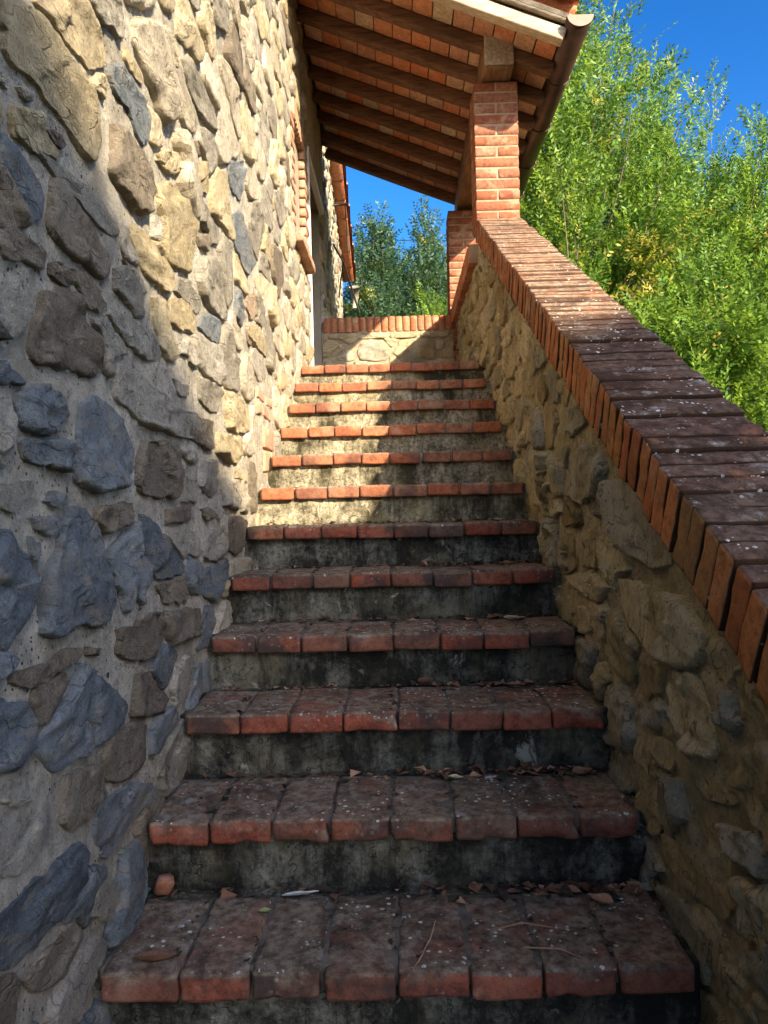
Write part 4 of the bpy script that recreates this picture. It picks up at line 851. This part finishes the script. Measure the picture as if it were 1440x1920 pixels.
# ------------------------------------------------------------------ things hanging on the far wall
br = thing('wall_bracket', 'thin black iron awning bracket reaching out from the far house wall', 'bracket', (-.62, 8.6, 3.6))
for pts, r, nm in (([(0, 0, .66), (.16, -.02, .66)], .014, 'arm'), ([(0, -.25, .15), (.10, -.1, 0), (.24, .5, -.42)], .012, 'strut'), ([(.10, -.1, 0), (.02, .25, -.30)], .008, 'stay'), ([(.13, 0, .66), (.15, .15, .1)], .008, 'stay')):
    V, Fc = tube(pts, [r] * len(pts), 6); link(nm, mesh_from(nm, V, Fc, M_IRON, True), br)
for k, (z0, z1) in enumerate(((7.6, 7.75), (7.1, 7.35))):
    pts = [(-3 + 14 * t, 19, z0 + (z1 - z0) * t - 1.2 * t * (1 - t)) for t in np.linspace(0, 1, 14)]
    V, Fc = tube(pts, [.008] * 14, 4)
    tag(link('overhead_wire', mesh_from('overhead_wire', V, Fc, M_IRON)), ['upper of the two thin wires crossing the sky under the porch roof', 'lower of the two thin wires crossing the sky under the porch roof'][k], 'wire', 'overhead wires')
# ------------------------------------------------------------------ unseen house added behind the viewer to shade the foot of the stair
TF = 9.0
fh = thing('shade_house', 'unseen gabled house added behind the viewer to cast shade on the stair', 'house', (TF + 4, -1.35 * TF - 4, -1.2))
fx, fy, fz = fh.location
gy_ = -1.35 * TF
# gable outline shaped to the shade edge, over the reference line (offset along x, height): low catslide, then the steep main roof
prof = [(-1.6, 2.36), (.4, 2.63), (2.15, 2.83), (2.5, 3.06), (5.4, 4.65), (8.4, 3.1), (12.0, 2.6)]
prof = [(TF + a, z + .85 * TF) for a, z in prof]
xe, xw = prof[0][0], prof[-1][0]
pr = [(xe + .3, -1.2), (xw - .3, -1.2)] + [(min(max(x, xe + .3), xw - .3), z - .10) for x, z in prof[::-1]]
npf = len(pr)
V = [(x - fx, gy_ - .3 - fy, z - fz) for x, z in pr] + [(x - fx, gy_ - 9 - fy, z - fz) for x, z in pr]
Fc = [tuple(range(npf)), tuple(range(npf, 2 * npf))[::-1]] + [(i, npf + i, npf + (i + 1) % npf, (i + 1) % npf) for i in range(npf)]
link('wall', mesh_from('wall', V, Fc, plain('shade_house_stone', (.26, .22, .16), (.40, .35, .26), 3)), fh)
npf = len(prof); V = []; Fc = []
for yy in (gy_, gy_ - 9.3):
    V += [(x - fx, yy - fy, z - fz) for x, z in prof] + [(x - fx, yy - fy, z - .09 - fz) for x, z in prof]
for i in range(npf - 1):
    a_, b_ = i, i + 1; Fc += [(a_, b_, 2 * npf + b_, 2 * npf + a_), (npf + a_, 3 * npf + a_, 3 * npf + b_, npf + b_), (a_, npf + a_, npf + b_, b_), (2 * npf + a_, 2 * npf + b_, 3 * npf + b_, 3 * npf + a_)]
link('roof', mesh_from('roof', V, Fc, M_COPPO), fh)
for x in (TF + 1.2, TF + 5.2, TF + 9.2):
    for z in (1.2, 4.6):
        w_ = boxes('window', [(x - .45 - fx, x + .45 - fx, gy_ - .30 - fy, gy_ - .27 - fy, z - fz, z + 1.2 - fz)], M_GLASS, fh)
        boxes('frame', [(x - .5 - fx, x - .45 - fx, gy_ - .31 - fy, gy_ - .24 - fy, z - fz, z + 1.2 - fz), (x + .45 - fx, x + .5 - fx, gy_ - .31 - fy, gy_ - .24 - fy, z - fz, z + 1.2 - fz)], M_DOOR, w_)

# ------------------------------------------------------------------ trees
def leaf_mat(name, cols, yellow=None, ythr=.6, trans=.4):
    k = Mat(name, .5, .3)
    r = k.geo.outputs['Random Per Island']
    n = k.noise(1.5, 4, .6)
    c = k.ramp(k.math('MULTIPLY_ADD', r, .55, k.math('MULTIPLY', n, .45)), [(.2 + .6 * i / (len(cols) - 1), q) for i, q in enumerate(cols)])
    if yellow:
        f = k.math('MULTIPLY_ADD', r, .22, k.noise(1.15, 3, .55, vec=k.vec((1, 1, 1), (3.3, 1.7, 9.1))))
        c = k.mix(k.ramp(f, [(ythr, 0.0), (ythr + .05, 1.0)]), c, yellow)
    k.color(c); tr = k.nt.nodes.new('ShaderNodeBsdfTranslucent'); mx = k.nt.nodes.new('ShaderNodeMixShader')
    c2 = k.mix(.5, c, (.30, .42, .03)); k.nt.links.new(c2, tr.inputs[0]); mx.inputs[0].default_value = trans
    out = [n for n in k.nt.nodes if n.type == 'OUTPUT_MATERIAL'][0]
    k.nt.links.new(k.b.outputs[0], mx.inputs[1]); k.nt.links.new(tr.outputs[0], mx.inputs[2]); k.nt.links.new(mx.outputs[0], out.inputs[0])
    return k.m
M_LEAF = leaf_mat('locust_leaf', [(.022, .065, .012), (.07, .16, .024), (.16, .29, .045), (.29, .43, .08)], (.58, .46, .10), .785, .5)
M_LEAF2 = leaf_mat('far_leaf_bluegreen', [(.013, .035, .020), (.025, .06, .032), (.04, .09, .045), (.075, .135, .055)], (.30, .26, .04), .80, .25)
M_LEAF3 = leaf_mat('bush_leaf_yellowgreen', [(.12, .22, .02), (.2, .32, .04), (.3, .4, .05)], None, 1, .45)
M_BARK = plain('tree_bark', (.10, .08, .06), (.24, .20, .16), 9, .95, .8)
def spray_templates(rng, leaf, L, pairs, n=6):
    T_ = []
    for q in range(n):
        V = []
        for i in range(pairs * 2 + 1):
            last = i == pairs * 2
            t = L * ((i // 2 + 1) / (pairs + .5)) if not last else L
            side = 0 if last else (1 if i % 2 else -1)
            a = side * rad(rng.uniform(42, 68)); ln = leaf[0] * rng.uniform(.75, 1.15); wd = leaf[1] * rng.uniform(.8, 1.15) / 2
            dx, dy = math.cos(a), math.sin(a); droop = rng.uniform(-.45, .15)
            b = np.array([t, 0, -.10 * t * t / L]); tip = b + np.array([dx, dy, droop]) * ln; mid = b + np.array([dx, dy, droop * .35]) * ln * .5
            sd = np.array([-dy, dx, rng.uniform(-.6, .6)]) * wd
            V += [b, mid + sd, tip, mid - sd]
        T_.append(np.array(V))
    return T_
def crown(name, parent, center, radii, limbs, per, seed, mat, leaf=(.056, .021), L=.27, pairs=7, base=None, up=.5, low=-1.0, spread=.165, cone=False, reach=(.5, 1.08)):
    rng = np.random.default_rng(seed); TP = spray_templates(rng, leaf, L, pairs)
    C_ = np.array(center, float); R_ = np.array(radii, float); base = np.array(base if base is not None else (C_ - [0, 0, R_[2]]), float)
    pts = []; dirs = []; twV = []; twF = []
    for l in range(limbs):
        while True:
            d = rng.normal(size=3); d /= np.linalg.norm(d)
            if d[2] > low: break
        rr = rng.uniform(*reach)
        if cone: sc = (1 - .42 * max(0, d[2] * rr + .2)); e = C_ + d * R_ * rr * np.array([sc, sc, 1])
        else: e = C_ + d * R_ * rr
        h = rng.uniform(.0, .75); s0 = base * (1 - h) + (C_ + [0, 0, R_[2] * .5]) * h
        if s0[2] > e[2] - .1: s0[2] = max(base[2], e[2] - .4)
        mid = (s0 + e) / 2 + np.array([0, 0, -.1]) + rng.normal(size=3) * .12
        tt = np.linspace(0, 1, 9)[:, None]; cv = (1 - tt) ** 2 * s0 + 2 * tt * (1 - tt) * mid + tt ** 2 * e
        r0 = .008 + .012 * rng.random(); v, f = tube([tuple(q) for q in cv], list(np.linspace(r0, .003, 9)), 4, False)
        n0 = len(twV); twV += [tuple(q) for q in v]; twF += [tuple(i + n0 for i in q) for q in f]
        dv = (e - mid); dv /= np.linalg.norm(dv)
        m = rng.poisson(per)
        t = 1.06 - .62 * rng.random(m) ** 1.25
        p = (1 - t)[:, None] ** 2 * s0 + (2 * t * (1 - t))[:, None] * mid + (t ** 2)[:, None] * e
        w = spread * (1.25 - t * .85)[:, None] * np.clip(np.linalg.norm(R_) / 2.2, .6, 1.3)
        off = rng.normal(size=(m, 3)) * w * [1, 1, .7]
        dd = off / (np.linalg.norm(off, axis=1, keepdims=True) + 1e-6) * .75 + dv * .8 + [0, 0, up] + rng.normal(size=(m, 3)) * .28
        pts.append(p + off); dirs.append(dd / np.linalg.norm(dd, axis=1, keepdims=True))
    P = np.vstack(pts); D = np.vstack(dirs); n = len(P)
    ref = rng.normal(size=(n, 3)) * .45 + [0, 0, 1.0]
    Y = np.cross(ref, D); Y /= np.linalg.norm(Y, axis=1, keepdims=True); Z = np.cross(D, Y)
    R3 = np.stack([D, Y, Z], 1) * rng.uniform(.7, 1.25, (n, 1, 1)); ch = rng.integers(0, len(TP), n)
    Vs = []
    for q, t in enumerate(TP):
        s = ch == q
        if s.any(): Vs.append((np.einsum('vk,skj->svj', t, R3[s]) + P[s][:, None, :]).reshape(-1, 3))
    V = np.vstack(Vs); F = np.arange(len(V)).reshape(-1, 4)
    o = link(name, mesh_from(name, V, F, mat), parent)
    link('branches', mesh_from('branches', twV, twF, M_BARK, True), parent)
    return len(F)
tot = 0
def tree(name, label, loc, crowns, trunk, seed, mat=None, group=None, **kw):
    global tot
    t = thing(name, label, 'tree', loc, group); rng = random.Random(seed); L0 = Vector(loc)
    for (x, y, r) in trunk:
        top = Vector(crowns[0][0]); pts = []; rs_ = []
        for i in range(10):
            a = i / 9; z = a * (top.z + crowns[0][1][2] * .55 - loc[2])
            pts.append((x * (1 - a) + (top.x - loc[0]) * a * .8 + .05 * math.sin(a * 9 + seed), y * (1 - a) + (top.y - loc[1]) * a * .8 + .05 * math.cos(a * 7), z)); rs_.append(r * (1 - .8 * a) + .01)
        V, Fc = tube(pts, rs_, 8); link('trunk', mesh_from('trunk', V, Fc, M_BARK, True), t)
    for k, (c, r, nl, pe) in enumerate(crowns):
        cc = tuple(c[i] - loc[i] for i in range(3))
        tot += crown('crown', t, cc, r, nl, pe, seed + k, mat or M_LEAF, base=(cc[0], cc[1], max(.3, cc[2] - r[2] * 1.05)), **kw)
    return t
G_ = 'feathery leaved trees beyond the sloping parapet'
tree('locust_tree', 'tall feathery tree with yellow patches rising right behind the porch gutter', (2.3, 8.6, -1.0), [((2.05, 8.4, 4.0), (1.2, 1.3, 2.5), 112, 72)], [(0, 0, .07), (.5, .2, .05)], 21, group=G_)
tree('locust_tree', 'bushy bright green tree at the right edge with its rounded top against blue sky', (3.9, 8.8, -1.0), [((3.55, 8.7, 3.25), (1.3, 1.3, 1.7), 98, 70)], [(0, 0, .07), (-.4, .1, .05)], 33, group=G_)
tree('locust_tree', 'low leafy young tree just above the lichened coping at lower right', (3.2, 7.2, -1.0), [((3.2, 7.2, 1.9), (1.5, 1.0, 1.15), 90, 66)], [(0, 0, .05)], 45, group=G_)
tree('locust_tree', 'far green tree filling the gaps behind the tall feathery one', (3.0, 12.5, -1.0), [((3.0, 12.5, 3.9), (2.3, 1.6, 3.1), 100, 46)], [(0, 0, .1), (1.2, .3, .07)], 57, group=G_, leaf=(.08, .03), L=.3, pairs=4)
tree('locust_tree', 'far green tree behind the bushy one at the right edge', (6.6, 12.5, -1.0), [((6.4, 12.5, 2.9), (2.0, 1.6, 2.6), 80, 42)], [(0, 0, .1), (-1.1, .3, .07)], 69, group=G_, leaf=(.08, .03), L=.3, pairs=4)
G2 = 'dark trees seen over the landing wall'
kw2 = dict(leaf=(.085, .036), L=.30, pairs=4, cone=True)
tree('dark_tree', 'dark blue-green pointed tree seen over the landing wall, left one beside the far house corner', (-.35, 17, -1.0), [((-.35, 17, 4.4), (1.0, 1.0, 2.9), 150, 60)], [(0, 0, .1)], 81, M_LEAF2, G2, **kw2)
tree('dark_tree', 'dark blue-green tree seen over the landing wall, next to the half shaded brick pillar', (.85, 17.5, -1.0), [((.85, 17.5, 4.3), (1.05, 1.0, 2.9), 150, 60)], [(0, 0, .1)], 93, M_LEAF2, G2, **kw2)
tree('dark_tree', 'dark tree whose leaves show between the pillar and the porch roof eave', (2.3, 19, -1.0), [((2.2, 19, 4.6), (1.3, 1.2, 3.2), 110, 50)], [(0, 0, .1)], 99, M_LEAF2, G2, **kw2)
tree('dark_tree', 'low dark tree filling the gap beneath the two pointed ones', (-1.0, 20, -1.0), [((-.4, 20, 3.0), (2.6, 1.2, 1.9), 150, 55)], [(0, 0, .1)], 105, M_LEAF2, G2, **kw2)
tree('shrub', 'small yellow-green sunlit bush top showing beside the half shaded brick pillar', (.75, 13, -1.0), [((.72, 13, 3.35), (.42, .4, .95), 30, 26)], [(0, 0, .05)], 111, M_LEAF3)
tree('shrub', 'tiny yellow-green shoot peeping over the upright bricks of the landing wall', (-.28, 12, -1.0), [((-.28, 12, 3.15), (.15, .15, .6), 10, 14)], [(0, 0, .03)], 117, M_LEAF3)
print('leaflets', tot)

# ------------------------------------------------------------------ dead leaves and crumbs lying on the steps
def leaf_flake(L, Wd, curl, seed, n=6):
    V = []; Fc = []; r = random.Random(seed)
    ws = [0.04, .62, .95, 1.0, .74, .36, .02]; bend = [r.uniform(-.12, .12) for _ in ws]
    for i, w in enumerate(ws):
        t = i / 6
        for s in (-1, -.5, 0, .5, 1):
            V.append(((t - .5) * L, s * w * Wd / 2 * (1 + bend[i]), curl * L * ((t - .5) ** 2 * 1.6 + abs(s) ** 1.5 * w * .55) + .0015 + L * .03 * r.random() * abs(s)))
    for i in range(6):
        for j in range(4): a = i * 5 + j; Fc.append((a, a + 1, a + 6, a + 5))
    n0 = len(V); th = .0012
    V += [(a, b, c - th) for a, b, c in V[:n0]]; Fc += [tuple(n0 + q for q in f[::-1]) for f in Fc[:]]
    return V, Fc
def flat_mat(name, a, b, rough=.8): return plain(name, a, b, 60, rough, .3, 0, .25, 400)
ML_TAN = flat_mat('dry_leaf_tan', (.28, .15, .085), (.42, .25, .15)); ML_BROWN = flat_mat('dry_leaf_brown', (.10, .05, .03), (.2, .1, .055))
ML_PALE = flat_mat('dry_leaf_pale', (.50, .42, .25), (.62, .55, .36)); ML_GREEN = flat_mat('leaf_yellowgreen', (.22, .26, .08), (.34, .36, .13)); ML_GREY = flat_mat('willow_leaf_grey', (.32, .34, .33), (.5, .52, .5))
def put_leaf(label, n, x, y, L, Wd, curl, rz, mat, seed, name='dry_leaf', cat='leaf', grp='fallen leaves on the steps', rx=0.0):
    V, Fc = leaf_flake(L, Wd, curl, seed)
    o = link(name, mesh_from(name, V, Fc, mat, True), None, (x, y, n * RI + .003), (rx, 0, rz)); tag(o, label, cat, grp)
put_leaf('large curled tan leaf lying near the right end of the lowest tread', 0, .455, 1.70, .062, .040, .35, 2.4, ML_TAN, 1)
put_leaf('small orange-brown leaf against the riser at the right end of the lowest tread', 0, .548, 1.765, .032, .024, .5, .4, ML_TAN, 2)
put_leaf('flat yellow-green leaf on the left half of the lowest tread', 0, -.285, 1.683, .028, .020, .12, .3, ML_GREEN, 3)
put_leaf('long narrow grey willow leaf near the back of the lowest tread', 0, -.215, 1.752, .085, .010, .10, .22, ML_GREY, 4)
put_leaf('long curled brown leaf at the left front edge of the lowest tread', 0, -.47, 1.50, .085, .018, .3, .1, ML_BROWN, 5)
put_leaf('pale yellow leaf in the middle of the second tread', 1, .165, 2.03, .040, .026, .2, -.2, ML_PALE, 6)
put_leaf('rust brown curled leaf near the right end of the second tread', 1, .500, 2.04, .06, .030, .5, .3, ML_TAN, 7)
put_leaf('dark brown crumpled leaf behind the rust coloured one on the second tread', 1, .36, 2.09, .05, .03, .6, 1.0, ML_BROWN, 8)
put_leaf('tan leaf on the third tread right of the middle', 2, .372, 2.36, .045, .022, .3, .1, ML_TAN, 9)
put_leaf('grey-brown twisted leaf at the back of the third tread near the middle', 2, .10, 2.41, .055, .02, .5, .5, ML_BROWN, 10)
put_leaf('pale tan leaf on the fourth tread towards the right', 3, .405, 2.63, .055, .022, .35, .3, ML_PALE, 11)
put_leaf('bright tan leaf on the fifth tread near the right wall', 4, .440, 2.93, .045, .02, .5, .2, ML_TAN, 12)
put_leaf('small cream leaf on the sixth tread near the right wall', 5, .435, 3.15, .04, .018, .4, -.1, ML_PALE, 13)
P, Fc = rough_block(.042, .03, .045, 41, (3, 3, 3), .008, .006, 30)
tag(link('brick_shard', mesh_from('brick_shard', P, Fc, M_BR_UP, True), None, (-.535, 1.765, .024), (.2, .3, .4)), 'small reddish brick fragment at the foot of the riser on the left', 'brick fragment')
for lab, pts in (('long thin twig slanting over the front edge of the lowest tread', [(.02, 1.43, .004), (.05, 1.49, .006), (.075, 1.56, .010), (.088, 1.63, .006)]),
                 ('thin forked twig lying across the lowest tread right of the middle', [(.22, 1.60, .005), (.27, 1.615, .008), (.33, 1.60, .005)]),
                 ('thin pale twig on the lowest tread near the tan leaf', [(.26, 1.53, .005), (.33, 1.52, .007), (.365, 1.49, .005)])):
    V, Fc = tube(pts, [.0016, .0018, .0016, .001][:len(pts)], 5); tag(link('twig', mesh_from('twig', V, Fc, ML_TAN, True)), lab, 'twig', 'twigs on the lowest tread')
rl = np.random.default_rng(8)
def scatter(name, N_, mats, size, label, yb, xb):
    V = []; Fc = []; mi = []
    for i in range(N_):
        n = int(rl.choice([-1, 0, 1, 2, 3, 4, 5, 6, 7, 8], p=[.04, .14, .17, .17, .15, .12, .09, .06, .04, .02]))
        x = xb(n); yy = Y0 + n * T + yb(); s = size * rl.uniform(.35, 1.3) * rl.choice([.6, 1, 1.5]); a = rl.uniform(0, 6.28)
        c, q = math.cos(a), math.sin(a); k = rl.uniform(.35, .9); n0 = len(V); zz = n * RI
        pts = [(-s, 0, .0), (-.2 * s, s * k, s * rl.uniform(.1, .7)), (s, 0, s * rl.uniform(0, .4)), (.1 * s, -s * k, s * rl.uniform(.1, .6)), (0, 0, s * rl.uniform(-.05, .25)), (0, 0, -.001)]
        V += [(x + c * u - q * v, yy + q * u + c * v, zz + .001 + max(0, w)) for u, v, w in pts]
        Fc += [tuple(n0 + j for j in f) for f in ((0, 4, 1), (1, 4, 2), (2, 4, 3), (3, 4, 0), (0, 1, 5), (1, 2, 5), (2, 3, 5), (3, 0, 5))]
        mi += [int(rl.integers(0, len(mats)))] * 8
    m = mesh_from(name, V, Fc, mats); m.polygons.foreach_set('material_index', mi)
    o = link(name, m); tag(o, label, 'litter', kind='stuff')
def xr(n): return .57 - abs(rl.normal(0, .28)) if rl.random() < .68 else rl.uniform(-.56, .56)
M_SOIL = flat_mat('dark_soil_crumb', (.02, .016, .012), (.06, .045, .03), .95)
scatter('leaf_litter', 900, [ML_BROWN, ML_BROWN, ML_TAN, M_SOIL, ML_BROWN], .0150, 'broken dry leaves gathered at the back of the treads', lambda: .325 - abs(rl.normal(0, .035)), lambda n: float(np.clip(xr(n), -.56, .565)))
scatter('soil_crumbs', 1500, [M_SOIL, M_SOIL, ML_BROWN], .0045, 'dark soil and moss crumbs on the treads', lambda: rl.uniform(.03, .33) if rl.random() < .4 else .33 - abs(rl.normal(0, .015)), lambda n: float(rl.uniform(-.56, .565)))
scatter('joint_moss', 420, [M_SOIL, M_SOIL, plain('dark_moss', (.018, .022, .01), (.05, .055, .025), 60, .95)], .0075, 'black moss and soil tufts sitting in the joints between tread bricks', lambda: rl.uniform(.03, .31), lambda n: float(-.572 + .1432 * rl.integers(1, 8) + rl.normal(0, .006)))
print('objects', len(bpy.data.objects))
